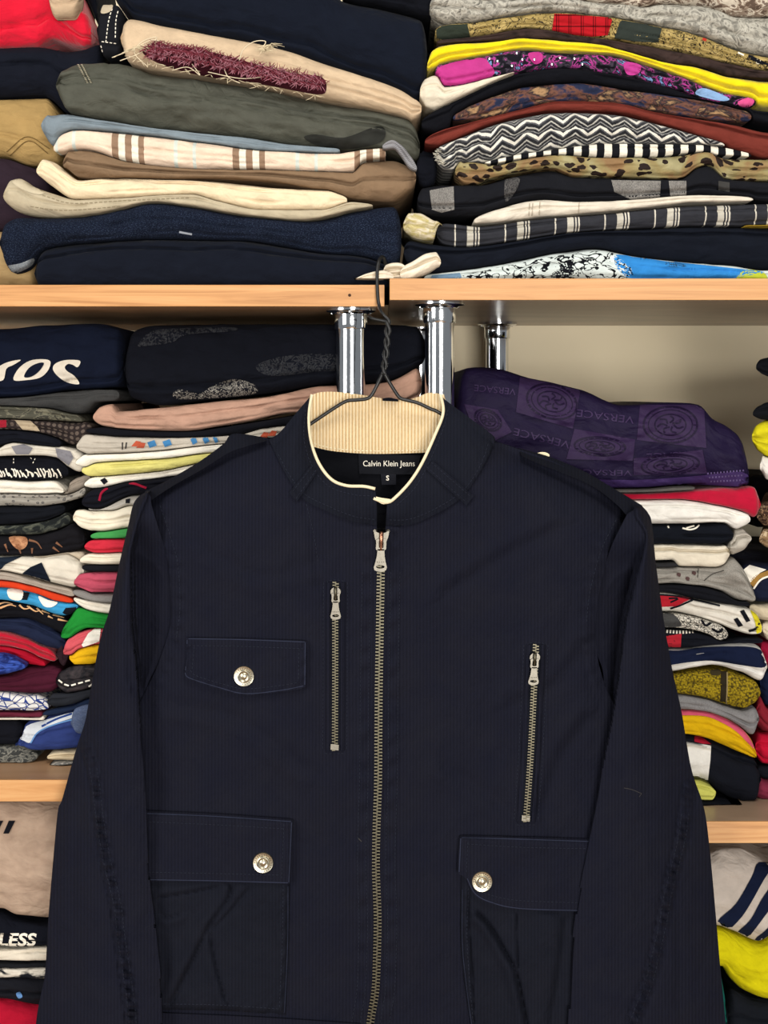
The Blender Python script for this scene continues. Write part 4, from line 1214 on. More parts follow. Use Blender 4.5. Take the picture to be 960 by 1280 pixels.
pf = G('folded_fabric', 'deep purple tone on tone fabric with oval medallions, heaped under the shelf', 'fabric',
       [(572, 478), (578, 462), (600, 458), (622, 460), (664, 472), (727, 486), (781, 506), (820, 504), (852, 503), (877, 506), (893, 523), (915, 536), (928, 552), (934, 590)],
       [(572, 608), (787, 611), (868, 607), (920, 609), (934, 604)], cloth('purple_cloth', '1a122e', rough=.6, wb=.12), nmax=.04, wr=1.5, lump=.004, nose=.5, endr=14)
M_PU2, M_PU3 = cloth('purple_cell', '2f2140', rough=.55, wb=.12), cloth('purple_dark_print', '190f29', rough=.5, wb=.1)
quads = [([(650, 471), (726, 486), (716, 536), (645, 515)], (690, 502), .28), ([(800, 506), (880, 506), (883, 560), (796, 550)], (838, 531), .0), ([(718, 536), (794, 549), (791, 576), (708, 574)], (750, 558), .06),
         ([(792, 573), (878, 562), (884, 592), (792, 594)], (838, 581), -.08), ([(580, 505), (622, 512), (640, 540), (600, 560)], (610, 525), .5)]
for q, c0, rot in quads:
    decal(pf, q, M_PU2, 'medallion_cell', smooth=False, step=5)
    w_, h_ = (q[1][0] - q[0][0]) * .42, (q[2][1] - q[1][1]) * .42
    for kk, wd in ((1.0, 2.6), (.82, 1.4), (.58, 1.8)):
        el = [(c0[0] + math.cos(t) * w_ * kk * math.cos(rot) - math.sin(t) * h_ * kk * math.sin(rot), c0[1] + math.cos(t) * w_ * kk * math.sin(rot) + math.sin(t) * h_ * kk * math.cos(rot)) for t in np.linspace(0, 2 * math.pi, 25)]
        ribbon(pf, [el], wd, M_PU3, 'medallion_ring', off=.0013)
    sw = []
    for t in range(7):
        a = t * .9
        sw.append([(c0[0] + math.cos(a) * w_ * .12, c0[1] + math.sin(a) * h_ * .12), (c0[0] + math.cos(a + .6) * w_ * .34, c0[1] + math.sin(a + .6) * h_ * .34), (c0[0] + math.cos(a + .2) * w_ * .5, c0[1] + math.sin(a + .2) * h_ * .5)])
    ribbon(pf, sw, 2.2, M_PU3, 'medallion_swirl', off=.0013)
    ticks = [[(c0[0] + math.cos(t) * w_ * .86, c0[1] + math.sin(t) * h_ * .86), (c0[0] + math.cos(t) * w_ * .97, c0[1] + math.sin(t) * h_ * .97)] for t in np.linspace(0, 2 * math.pi, 22)]
    ribbon(pf, ticks, 1.3, M_PU2, 'medallion_border', off=.0018)
M_PUT = cloth('purple_lettering', '392b4c', rough=.5, wb=.1)
lettering(pf, 'VERSACE', 793, 521, 9, M_PUT, rot=.13, flip=True, fit=72)
lettering(pf, 'VERSACE', 713, 552, 9, M_PUT, rot=.24, flip=True, fit=72)
lettering(pf, 'VERSACE', 645, 486, 8, M_PUT, rot=.1, flip=True, fit=52)
lettering(pf, 'VERSACE', 878, 563, 7, M_PUT, rot=-.06, flip=True, fit=70)
lettering(pf, 'VERSACE', 790, 588, 7, M_PUT, rot=.02, flip=True, fit=70)
decal(pf, [(700, 598), (790, 600), (870, 595), (928, 590), (932, 607), (870, 606), (787, 610), (700, 609)], cloth('purple_hem', '3a2956', rough=.6), 'hem_band', step=5)
ribbon(pf, [[(884, 592), (930, 588)], [(886, 597), (930, 594)], [(888, 602), (930, 600)]], 2.2, plain('584a72'), 'hem_embroidery', dash=(2, 2), off=.0014)
G('folded_tshirt', 'thin grey cloth edge under the purple fabric', 'tshirt', [(XI, 612), (800, 609), (868, 607)], [(XI, 615), (800, 615), (868, 612)], plain('55524f'), endr=4, dy=-.003)
G('folded_tshirt', 'crimson tee folded under the purple fabric', 'tshirt', [(XI, 616), (790, 617), (830, 616), (870, 613), (920, 609), (950, 608)], [(XI, 623), (800, 624), (850, 624), (900, 632), (930, 640), (950, 652)], plain('ad0f30', sheen=.2))
G('folded_tshirt', 'bright white tee folded under the crimson one', 'tshirt', [(XI, 624), (800, 625), (850, 625), (900, 633), (928, 638), (937, 646)], [(XI, 655), (850, 655), (905, 653), (920, 661), (937, 652)], plain('e6e2da'), wr=1.2, dy=-.003)
bk = G('folded_tshirt', 'black tee with white lettering swash between two white tees', 'tshirt', [(XI, 656), (850, 656), (905, 655), (916, 664)], [(XI, 680), (850, 680), (900, 681), (916, 674)], plain('10131b'))
ribbon(bk, [[(853, 660), (862, 662), (870, 660), (874, 656)], [(834, 655), (836, 660)], [(858, 660), (868, 657)]], 2, M_PRW, 'lettering_swash')
G('folded_sweatshirt', 'thick off white sweatshirt below the swash lettered tee', 'sweatshirt', [(XI, 681), (850, 681), (900, 683), (912, 680)], [(XI, 700), (840, 700), (850, 708), (895, 709), (910, 704)], plain('e2d8c4'), folds=(.45,))
G('folded_sweatshirt', 'pale grey twisted sleeve end beside the white tees', 'sweatshirt', [(908, 684), (916, 664), (928, 661), (938, 668)], [(908, 690), (916, 694), (928, 688), (938, 676)], plain('b9b2a6'), wr=2.5, folds=(.2,), dy=.004, dep=.1, lump=.003)
G('folded_tshirt', 'thin charcoal tee above the grey marl hoodie', 'tshirt', [(XI, 703), (820, 703), (846, 703)], [(XI, 708), (830, 708), (846, 707)], plain('2a2a2c'), endr=4)
gh = G('folded_hoodie', 'light grey marl hoodie with dark specks', 'hoodie', [(XI, 709), (830, 709), (870, 710), (900, 708), (918, 698), (932, 716), (943, 742)], [(XI, 729), (830, 729), (870, 731), (900, 738), (925, 750), (943, 750)], heather('77736d', 'b0aba2', 10), wr=1.6)
ribbon(gh, [[(873, 710), (872, 722)], [(880, 726), (890, 718), (905, 713)]], 1.2, plain('4b4844'), 'seam')
for a, b in ((847, 716), (858, 721), (866, 714)):
    decal(gh, [(a, b), (a + 4, b + 1), (a + 3, b + 5), (a - 1, b + 3)], plain('55403f'), 'speck')
G('folded_tshirt', 'black tee under the grey marl hoodie', 'tshirt', [(XI, 730), (830, 730), (870, 732), (900, 740), (936, 752)], [(XI, 740), (826, 739), (870, 748), (900, 753), (936, 758)], plain('13141a'))
sp = G('folded_jersey', 'white sports jersey with red panel, black bars and yellow edge', 'jersey', [(XI, 741), (826, 741), (870, 749), (900, 755), (930, 759), (946, 768), (953, 782)], [(XI, 766), (835, 764), (865, 769), (900, 780), (920, 789), (940, 794), (953, 791)], plain('dcd6ca'), dy=-.004)
decal(sp, [(820, 743), (840, 744), (865, 748), (857, 752), (845, 758), (820, 759)], plain('a81f2b'), 'red_panel', smooth=False)
ribbon(sp, [[(820, 743), (845, 745), (870, 750), (900, 757)], [(866, 750), (850, 757), (838, 761)], [(836, 748), (848, 748), (838, 753)]], 2.2, M_PRB, 'black_outline', off=.0012)
for q in ([(917, 774), (922, 772), (929, 782), (923, 784)], [(925, 764), (930, 762), (938, 776), (933, 778)]):
    decal(sp, q, M_PRB, 'black_bar', smooth=False)
decal(sp, [(937, 760), (946, 766), (952, 780), (951, 792), (946, 792), (944, 778)], plain('cfc22a'), 'yellow_edge')
ribbon(sp, [[(936, 789), (945, 786), (950, 779)]], 3, M_PRB, 'black_outline', off=.0012)
sk = G('folded_tshirt', 'white tee with dense black ink drawing under the sports jersey', 'tshirt', [(XI, 767), (835, 766), (865, 770), (900, 781), (909, 788)], [(XI, 785), (835, 784), (860, 786), (885, 792), (900, 800), (909, 798)],
       cells('ink_drawing', [(0, '1b1a1c'), (.07, 'd6d0c3')], 3.2, 1.5, 'DISTANCE_TO_EDGE'), dy=-.003)
decal(sk, [(822, 765), (842, 768), (852, 782), (836, 784), (822, 784)], heather('242428', '5a5a58'), 'grey_print')
ribbon(sk, [[(876, 772), (882, 782), (890, 777)], [(890, 786), (898, 790), (904, 786)]], 3, M_PRB, 'print', off=.0012)
br_ = G('folded_tshirt', 'black tee with red label patch above the navy striped polo', 'tshirt', [(XI, 786), (835, 786), (860, 788), (885, 794), (905, 801), (930, 797), (952, 797)], [(XI, 809), (850, 810), (880, 806), (920, 803), (952, 803)], plain('11131b'))
decal(br_, [(832, 795), (852, 792), (851, 809), (836, 809)], blotch('red_ink', [(.4, 'a82430'), (.6, '2a1518')], 2.0), 'red_patch', smooth=False)
ribbon(br_, [[(833, 789), (845, 790), (858, 790), (868, 789)]], 4, M_PRW, 'small_lettering', dash=(2, 2))
po = G('folded_polo', 'white polo with a broad navy stripe folded above the mustard fleece', 'polo', [(XI, 812), (838, 812), (880, 807), (930, 804), (950, 809), (958, 820)], [(XI, 839), (838, 839), (860, 835), (890, 832), (930, 842), (952, 852), (958, 845)], plain('dbd8d2'), nmax=.02, dy=-.003)
decal(po, [(822, 814), (850, 813), (880, 809), (930, 808), (950, 812), (956, 820), (956, 834), (930, 832), (890, 826), (860, 828), (822, 832)], plain('121a33'), 'navy_stripe', step=3)
mf = G('folded_fleece', 'mustard yellow boucle fleece with a brown zip band', 'fleece', [(XI, 842), (842, 842), (870, 838), (895, 837), (930, 845), (950, 855)], [(XI, 867), (848, 867), (880, 872), (905, 881), (930, 886), (948, 876)],
       cloth('mustard_boucle', None, lambda nb: nb.ramp(nb.vor(nb.uv(), 5.5), [(.1, 'b79f22'), (.5, '8f7a1c'), (.8, '4a3f18')], 'LINEAR'), weave=6, wb=1.0), nmax=.02, dy=-.002)
ribbon(mf, [[(905, 839), (905, 858), (904, 880)]], 8, plain('2f281c', wb=.7), 'zip_band', rise=.001)
ribbon(mf, [[(909, 840), (909, 858), (908, 880)]], 1.6, plain('8a7a55'), 'zip', off=.0022)
decal(mf, [(888, 838), (900, 837), (900, 843), (890, 844)], plain('3a3220'), 'brown_patch')
G('folded_sweatshirt', 'grey marl sweatshirt under the mustard fleece', 'sweatshirt', [(XI, 868), (848, 868), (880, 873), (905, 882), (930, 888), (948, 880)], [(XI, 886), (850, 886), (880, 888), (905, 896), (925, 908), (942, 920), (948, 915)], heather('5d5c5e', '9a9898', 11))
yp = G('folded_sweatshirt', 'yellow sweatshirt with a pink band folded above the white and black top', 'sweatshirt', [(XI, 888), (850, 887), (880, 889), (905, 897), (925, 909), (940, 926), (945, 940)], [(XI, 919), (856, 919), (880, 923), (905, 933), (930, 943), (945, 948)], plain('d3a80f'), nmax=.02, dy=-.002)
decal(yp, [(822, 887), (850, 887), (880, 889), (905, 897), (925, 909), (938, 924), (943, 936), (936, 930), (920, 914), (900, 902), (880, 895), (850, 894), (822, 894)], plain('c9536a'), 'pink_band', step=3)
wb_ = G('folded_sweatshirt', 'black sweatshirt with white and red blocks on the lower right board', 'sweatshirt', [(XI, 920), (856, 920), (880, 924), (905, 934), (930, 944), (950, 951)], [(XI, 974), (868, 974), (884, 978), (900, 992), (925, 1003), (946, 1004), (950, 995)], plain('11131b'), nmax=.022, folds=(.72,))
decal(wb_, [(822, 928), (858, 927), (889, 932), (888, 950), (885, 975), (822, 974)], plain('d9d6cf'), 'white_block', smooth=False)
decal(wb_, [(868, 920), (876, 920), (889, 930), (880, 930), (868, 927)], plain('8f1428'), 'red_block', smooth=False)
G('folded_tshirt', 'lime yellow tee end under the white block', 'tshirt', [(XI, 975), (870, 975), (885, 979), (894, 983)], [(XI, 999), (872, 1000), (888, 999), (894, 994)], plain('c2c15f'), dy=-.004, endr=5)
G('folded_sweatshirt', 'black garment lying on the board under the lime tee', 'sweatshirt', [(XI, 1001), (878, 1001), (893, 1001), (905, 1002), (916, 1004), (926, 1006)], [(XI, 1014), (900, 1014), (926, 1008)], plain('10121a'), dy=-.006, lump=.003)

# narrow stack at the right end of the lower shelf
ENV.update(Y=1.207, key='LRb', dcut=None)
XZ = 1130
G('folded_scarf', 'black garment tip nearest the shelf underside against the cream wall', 'cloth', [(943, 457), (948, 450), (957, 447), (XZ, 435)], [(944, 462), (952, 468), (XZ, 500)], plain('0f1015'), dep=.12, skew=.31)
G('folded_scarf', 'black garment tip above the yellow bundle against the cream wall', 'cloth', [(939, 516), (946, 508), (957, 503), (XZ, 500)], [(940, 519), (951, 525), (XZ, 520)], plain('0f1015'), dep=.12, skew=.31)
G('folded_jersey', 'yellow bundled top beside the purple fabric', 'top', [(938, 543), (943, 533), (955, 526), (XZ, 520)], [(938, 550), (946, 564), (958, 571), (XZ, 565)], plain('c9be1c'), wr=2, dep=.12, skew=.31)
G('folded_tshirt', 'white tee corner under the yellow bundled top', 'tshirt', [(948, 578), (953, 568), (962, 565), (XZ, 566)], [(949, 588), (957, 600), (XZ, 603)], plain('dcd7d0'), dep=.12, skew=.31)
G('folded_sweatshirt', 'black sweatshirt in the gap beside the crimson and white tees', 'sweatshirt', [(936, 600), (950, 594), (XZ, 604)], [(936, 640), (950, 660), (XZ, 622)], plain('0c0d13'), dep=.15, Y=1.42)
G('folded_scarf', 'brown and cream branch printed scarf end', 'scarf', [(944, 640), (950, 631), (962, 627), (XZ, 624)], [(945, 648), (955, 658), (XZ, 656)], blotch('branch_print', [(.4, '3a2a22'), (.5, '8b6f55'), (.56, '2c211d'), (.66, 'a8917a')], 1.6), wr=2, dep=.15, skew=.31)
G('folded_scarf', 'tan and cream printed scarf end under the branch printed one', 'scarf', [(947, 670), (953, 661), (XZ, 657)], [(948, 678), (958, 685), (XZ, 688)], blotch('tan_print', [(.4, '8d7355'), (.55, 'bda98b'), (.62, '5a4433')], 1.2), wr=2, dep=.15, skew=.31)
G('folded_sweatshirt', 'large black garment in the gap behind the grey marl hoodie', 'sweatshirt', [(928, 690), (945, 686), (XZ, 689)], [(928, 705), (945, 706), (XZ, 712)], plain('0c0d13'), dep=.15, Y=1.42)
wn = G('folded_sweatshirt', 'white, gold and navy colour block sweatshirt end', 'sweatshirt', [(926, 714), (936, 706), (950, 707), (XZ, 713)], [(928, 720), (938, 742), (948, 753), (XZ, 755)], plain('151a2e'), dep=.2, dy=-.01)
decal(wn, [(927, 714), (937, 706), (958, 712), (950, 716), (940, 726), (935, 732)], WHITE, 'white_block', smooth=False)
decal(wn, [(936, 728), (944, 719), (960, 713), (972, 714), (966, 719), (950, 723), (942, 734)], plain('98733a'), 'gold_band', smooth=False)
ribbon(wn, [[(942, 736), (952, 724), (970, 718)]], 2.2, WHITE, 'white_line', off=.0013)
G('folded_shirt', 'cream shirt end under the colour block sweatshirt', 'shirt', [(935, 757), (945, 754), (XZ, 757)], [(937, 762), (950, 774), (XZ, 785)], plain('c9bba0'), dep=.2)
G('folded_shirt', 'cream printed shirt end beside the sports jersey', 'shirt', [(952, 778), (960, 776), (XZ, 787)], [(952, 792), (960, 800), (XZ, 802)], blotch('cream_print', [(.5, 'd2c6ae'), (.62, '6a5548')], 1.5), dep=.2)
G('folded_tshirt', 'crimson tee end beside the navy striped polo', 'tshirt', [(950, 806), (962, 802), (XZ, 804)], [(952, 818), (960, 836), (XZ, 840)], plain('8a1230'), dep=.2)
G('folded_tshirt', 'navy tee end with white corner beside the mustard fleece', 'tshirt', [(951, 846), (960, 840), (XZ, 842)], [(951, 870), (960, 884), (XZ, 884)], plain('121a33'), dep=.2)
G('folded_tshirt', 'dull red tee end under the navy corner', 'tshirt', [(943, 894), (949, 870), (954, 866), (960, 887), (XZ, 887)], [(944, 900), (955, 915), (XZ, 918)], plain('7e1f2b'), dep=.2)
G('folded_tshirt', 'bright red tee end beside the yellow sweatshirt', 'tshirt', [(943, 930), (950, 918), (960, 917), (XZ, 920)], [(944, 940), (954, 955), (XZ, 963)], plain('b5102f'), dep=.2)
G('folded_tshirt', 'black tee end between bright red and maroon ones', 'tshirt', [(946, 956), (955, 957), (XZ, 965)], [(947, 970), (955, 972), (XZ, 976)], plain('101118'), dep=.2)
mr = G('folded_tshirt', 'maroon tee end with faint lettering lying on the board', 'tshirt', [(944, 985), (950, 975), (958, 972), (XZ, 977)], [(945, 998), (954, 1006), (XZ, 1006)], plain('74283c'), dep=.2, dy=-.012)

# =================================================================== under the lower boards
ENV.update(zmin=zBL1, zmax=zLL0, group='folded clothes under the lower left board', Y=1.172, key='BL')
XA = -150
tp = G('folded_sweatshirt', 'large taupe sweatshirt with black slash marks under the lower board', 'sweatshirt', [(XA, 1004), (180, 1004)], [(XA, 1138), (0, 1140), (20, 1150), (60, 1155), (180, 1155)],
       blotch('taupe_fleece', [(.3, '9d8674'), (.7, 'b39c88')], .4, interp='LINEAR', weave=12), nmax=.03, nose=.45, lump=.004)
decal(tp, [(-12, 1042), (-4, 1026), (4, 1026), (-4, 1042)], M_PRB, 'slash_mark', smooth=False)
decal(tp, [(4, 1042), (11, 1026), (19, 1026), (11, 1042)], M_PRB, 'slash_mark', smooth=False)
ribbon(tp, [[(-60, 1131), (0, 1134), (26, 1142), (60, 1146), (90, 1146)]], 12, plain('d8cdb9'), 'pale_hem')
ls = G('folded_tshirt', 'black tee with bold white capital lettering', 'tshirt', [(XA, 1140), (0, 1142), (20, 1152), (60, 1157), (180, 1157)], [(XA, 1187), (0, 1187), (60, 1183), (180, 1183)], plain('0e1019'), Y=1.18)
lettering(ls, 'LESS', -3, 1182, 15, M_PRW, shear=.15, bold=.03, fit=47, name='bold_lettering')
G('folded_tshirt', 'white tee under the boldly lettered one', 'tshirt', [(XA, 1188), (0, 1188), (60, 1184), (180, 1184)], [(XA, 1200), (180, 1200)], plain('d5cbb9'), Y=1.18)
G('folded_tshirt', 'thin dark tee under the white one', 'tshirt', [(XA, 1201), (180, 1201)], [(XA, 1206), (180, 1206)], plain('17191d'), Y=1.183)
G('folded_tshirt', 'charcoal tee with white blotch dye', 'tshirt', [(XA, 1207), (180, 1207)], [(XA, 1221), (180, 1221)], blotch('blotch_dye', [(.45, '191c22'), (.55, 'cfc8ba')], .5, 2.0, .6, 'LINEAR'), Y=1.18)
cs = G('folded_sweatshirt', 'charcoal sweatshirt with faint blue mark above red one', 'sweatshirt', [(XA, 1222), (180, 1222)], [(XA, 1252), (0, 1250), (50, 1258), (180, 1258)], plain('15161c'), Y=1.18, folds=(-.1,))
decal(cs, [(20, 1242), (25, 1240), (28, 1246), (23, 1248)], plain('5e86b8'), 'blue_mark')
G('folded_sweatshirt', 'red sweatshirt at the bottom under the charcoal one', 'sweatshirt', [(XA, 1253), (0, 1251), (50, 1259), (180, 1259)], [(XA, 1330), (180, 1330)], plain('a5112b'), Y=1.18, nmax=.025)

ENV.update(zmin=zBR1, zmax=zLR0, group='folded clothes under the lower right board', Y=1.178, key='BR')
wsn = G('folded_sweatshirt', 'pale grey sweatshirt with diagonal navy stripes under the lower board', 'sweatshirt', [(780, 1072), (890, 1072), (905, 1066), (930, 1067), (950, 1076), (975, 1090), (XZ, 1095)], [(780, 1160), (897, 1161), (920, 1169), (952, 1183), (975, 1172), (XZ, 1172)],
        plain('c3b8ae'), nmax=.035, nose=.6, lump=.004)
M_NV = plain('131b33')
for q in ([(897, 1152), (920, 1130), (940, 1096), (949, 1078), (975, 1082), (960, 1092), (938, 1130), (924, 1150), (907, 1164)], [(920, 1168), (938, 1150), (955, 1120), (975, 1098), (985, 1110), (960, 1140), (945, 1160), (932, 1174)], [(940, 1178), (956, 1164), (972, 1150), (974, 1164), (952, 1183)]):
    decal(wsn, q, M_NV, 'navy_stripe', step=6)
G('folded_jersey', 'large bright yellow top under the navy striped sweatshirt', 'top', [(780, 1162), (897, 1163), (920, 1171), (952, 1184), (975, 1175), (XZ, 1175)], [(780, 1212), (905, 1212), (915, 1228), (935, 1246), (975, 1256), (XZ, 1258)], plain('cfc40f'), nmax=.03, lump=.004)
G('folded_tshirt', 'teal green tee behind the bright yellow top', 'tshirt', [(780, 1214), (900, 1214), (909, 1226)], [(780, 1330), (909, 1330)], plain('125a52'), nmax=.02)
G('folded_jeans', 'black denim below the bright yellow top', 'jeans', [(911, 1240), (925, 1246), (945, 1255), (XZ, 1262)], [(911, 1334), (XZ, 1334)], plain('14171e'), folds=(.4,), nmax=.02)

# =================================================================== the jacket on its wire hanger
def jacket_cloth(name, c1, c2, rib=.9):
    nb = NB(name)
    uv = nb.uv()
    w = nb.wave(uv, 1.15, .25, .8)
    n1 = nb.noise(nb.uv(1, .25), 5.5, 3, .7)
    n2 = nb.noise(nb.uv(1, 1), .28, 4, .6)
    n3 = nb.noise(nb.uv(2.2, 1.6), 11, 2, .7)
    col = nb.ramp(n2, [(.3, c1), (.7, c2)], 'LINEAR')
    sh = nb.math('ADD', nb.math('MULTIPLY', w, .22), nb.math('MULTIPLY', n3, .30))
    v = nb.ramp(sh, [(.05, .62), (.45, 1.25)], 'LINEAR')
    col = nb.mix(1.0, col, v, 'MULTIPLY')
    hgt = nb.math('ADD', nb.math('MULTIPLY', w, .5), nb.math('ADD', nb.math('MULTIPLY', n1, .5), nb.math('MULTIPLY', n3, .5)))
    b0 = nb.bump(nb.noise(nb.uv(.8, .5), .55, 4, .55, .4), .30, .012)
    b1 = nb.bump(hgt, rib * .5, .0011, b0)
    return nb.done(col, .88, b1, sheen=.0, spec=.14)


M_JK = jacket_cloth('navy_ribbed_cotton', '0d0f1d', '12131e')
M_JK2 = jacket_cloth('navy_plain_cotton', '0b0e19', '10121c', .35)
M_STI = plain('242732', wb=.1)
M_SEAM = plain('0b0d15', wb=.1)
M_LIN = plain('0a0b10', wb=.1)
M_TAPE = plain('14161f', wb=.4)
M_PIPE = plain('e6d8b6', wb=.2)


def metal(name, c, r, dirt='2b2a26', amt=.4):
    nb = NB(name)
    n1 = nb.noise(nb.uv(1, 1, obj=True), 420, 3, .7)
    col = nb.mix(nb.math('MULTIPLY', nb.ramp(n1, [(.45, 0.0), (.75, 1.0)], 'LINEAR'), amt), c, dirt)
    return nb.done(col, r, metal=1.0)


M_TOOTH = metal('antique_brass_teeth', '5b5749', .42)
M_PULL = metal('nickel_pull', '77736a', .46, amt=.3)
M_SNAP = metal('aged_nickel_snap', 'c9c2ad', .33, amt=.35)
M_COPPER = metal('copper_bridge', 'a87a62', .3, '5a2f28', .5)
M_WIRE = NB('black_coated_wire').done('08090b', .42, spec=.5)


def coons(top, bot, left, right, ns, nt, sm=(1, 1, 1, 1)):
    T, B = resample(top, ns, smooth=sm[0]), resample(bot, ns, smooth=sm[1])
    L, R = resample(left, nt, smooth=sm[2]), resample(right, nt, smooth=sm[3])
    s = np.linspace(0, 1, ns)[None, :, None]
    t = np.linspace(0, 1, nt)[:, None, None]
    g = (1 - t) * T[None] + t * B[None] + (1 - s) * L[:, None] + s * R[:, None] - (
        (1 - s) * (1 - t) * T[0] + s * (1 - t) * T[-1] + (1 - s) * t * B[0] + s * t * B[-1])
    return g, np.repeat(s[..., 0], nt, 0), np.repeat(t[..., 0], ns, 1)


def sheet(name, grid, Yf, thick, mat, parent, uvk=UVK):
    nt, ns, _ = grid.shape
    px, py = grid[..., 0], grid[..., 1]
    Yf = np.broadcast_to(Yf, px.shape)
    th = np.broadcast_to(thick, px.shape)
    X, Z = (px - CX) * Yf / F, H - (py - HY) * Yf / F
    A = np.stack([X, Yf, Z], -1).reshape(-1, 3)
    Bk = np.stack([X, Yf + th, Z], -1).reshape(-1, 3)
    n = nt * ns
    fc = []
    for j in range(nt - 1):
        for i in range(ns - 1):
            a = j * ns + i
            fc.append((a, a + 1, a + ns + 1, a + ns))
            fc.append((n + a, n + a + ns, n + a + ns + 1, n + a + 1))
    ring = [i for i in range(ns)] + [j * ns + ns - 1 for j in range(1, nt)] + [(nt - 1) * ns + i for i in range(ns - 2, -1, -1)] + [j * ns for j in range(nt - 2, 0, -1)]
    for a, b in zip(ring, ring[1:] + ring[:1]):
        fc.append((a, n + a, n + b, b))
    uv = np.stack([px * uvk, -py * uvk], -1).reshape(-1, 2)
    return mesh_obj(name, np.concatenate([A, Bk]), fc, mat, parent, uv=np.concatenate([uv, uv]), sharp=60)


def sdist(px, py, path, smooth=True):
    """signed distance (px) and arclength to a path"""
    p = resample(path, step=12, smooth=smooth and len(path) > 2)
    best = np.full(px.shape, 1e9)
    sg = np.ones(px.shape)
    al = np.zeros(px.shape)
    acc = 0.
    for a, b in zip(p[:-1], p[1:]):
        d = b - a
        L = math.hypot(*d)
        t = np.clip(((px - a[0]) * d[0] + (py - a[1]) * d[1]) / (L * L), 0, 1)
        ex, ey = px - a[0] - t * d[0], py - a[1] - t * d[1]
        dd = np.hypot(ex, ey)
        m = dd < best
        best = np.where(m, dd, best)
        sg = np.where(m, np.sign(d[0] * ey - d[1] * ex), sg)
        al = np.where(m, acc + t * L, al)
        acc += L
    return best * sg, al


def smst(x):
    x = np.clip(x, 0, 1)
    return x * x * (3 - 2 * x)


JK = empty('jacket', 'dark navy cotton zip jacket with stand collar hanging in front of the shelves', 'jacket')

ZIP = [(477, 655), (476, 715), (474.5, 800), (473.5, 860), (473, 920), (472.5, 980), (470.5, 1040), (470, 1090), (472, 1147), (471, 1200), (469, 1240), (463, 1278), (458, 1330), (455, 1400)]


def xz(py):
    return pchip([(b, a) for a, b in ZIP], py)


YSH = [(60, 700), (189, 620), (336, 549), (476, 480), (617, 553), (783, 640), (900, 720)]
CREASE = [([(383, 626), (392, 665), (398, 705), (400, 730)], .0010), ([(205, 1180), (202, 1300)], .0006),
          ([(700, 660), (640, 690), (560, 740)], .0012), ([(740, 800), (690, 860), (640, 880)], .0010), ([(215, 880), (300, 900), (380, 960)], .0010), ([(735, 900), (700, 950), (680, 1010)], .0014),
          ([(260, 690), (330, 720), (400, 700)], .0008), ([(560, 960), (620, 1000), (650, 1030)], .001)]


def Yt(px, py):
    px, py = np.asarray(px, float), np.asarray(py, float)
    sy = np.maximum(py - pchip(YSH, px), 0)
    Y = 1.084 + .026 * np.exp(-sy / 28)
    xl = pchip([(622, 187), (683, 205), (711, 211), (777, 213), (800, 210), (829, 198), (859, 184), (930, 150), (1400, 145)], py)
    xr = pchip([(643, 785), (687, 763), (740, 748), (777, 744), (815, 746), (852, 755), (900, 790), (1000, 805), (1400, 805)], py)
    e = np.minimum(px - xl, xr - px)
    Y = Y + .011 * np.exp(-np.maximum(e, 0) / 26) + smst((py - 850) / 120) * .012 * np.exp(-np.maximum(e, 0) / 45)
    Y = Y + .0042 * fbm(px / 140., py / 230., 3) + .0012 * fbm(px / 33., py / 70., 9)
    # diagonal drag folds towards the armholes
    for path, a in CREASE:
        d, al = sdist(px, py, path)
        Y = Y + 1.6 * a * np.exp(-(d / 9) ** 2) - 1.3 * a * np.exp(-((d - 15) / 10) ** 2)
    # double-layer zip placket with puckered stitching
    dz = np.abs(px - xz(py))
    pl = smst((27 - dz) / 4) * smst((py - 655) / 8)
    Y = Y - .0011 * pl
    Y = Y + .0014 * np.sin(py / 4.6 + 2.2 * fbm(px / 20., py / 40., 5)) * np.exp(-((dz - 17) / 6.5) ** 2) * (py > 660)
    # turned seams beside the armholes
    for path in (ARM_L, ARM_R):
        d, al = sdist(px, py, path)
        d = np.abs(d)
        Y = Y - .0010 * smst((16 - d) / 4) + .0012 * np.sin(al / 2.9 + 2 * fbm(al / 15., 0, 2)) * np.exp(-((d - 11) / 6) ** 2)
    return Y


ARM_L = [(188, 622), (190, 634), (205, 683), (211, 711), (213, 747), (213, 777), (209, 797), (198, 829), (184, 859)]
ARM_R = [(785, 642), (780, 651), (763, 687), (750, 735), (744.5, 777), (746, 815), (755, 852)]
NECK_L = [(336, 549), (348, 575), (361, 599), (380, 624), (411, 640), (441, 652), (471, 657)]
NECK_R = [(482, 657), (512, 656), (544, 643), (577, 622), (596, 597), (610, 572), (617, 553)]

zl = [(a - 4.2, b) for a, b in ZIP]
zr = [(a + 4.2, b) for a, b in ZIP]
zl[0], zr[0] = (471, 657), (482, 657)
gl, s_, t_ = coons([(188, 622), (215, 600), (252, 581), (290, 562), (318, 551)] + NECK_L, [(150, 1400), (451, 1400)],
                   ARM_L + [(165, 900), (152, 960), (148, 1050), (148, 1200), (150, 1400)], zl[:-1] + [(451, 1400)], 104, 230)
FL = sheet('front_panel', gl, Yt(gl[..., 0], gl[..., 1]), .0012, M_JK, JK)
gr, s_, t_ = coons(NECK_R + [(650, 562), (690, 576), (730, 597), (762, 619), (785, 642)], [(459, 1400), (800, 1400)],
                   zr[:-1] + [(459, 1400)], ARM_R + [(776, 900), (796, 960), (803, 1050), (803, 1200), (800, 1400)], 112, 230)
FR = sheet('front_panel', gr, Yt(gr[..., 0], gr[..., 1]), .0012, M_JK, JK)
FRONT = [FL, FR]

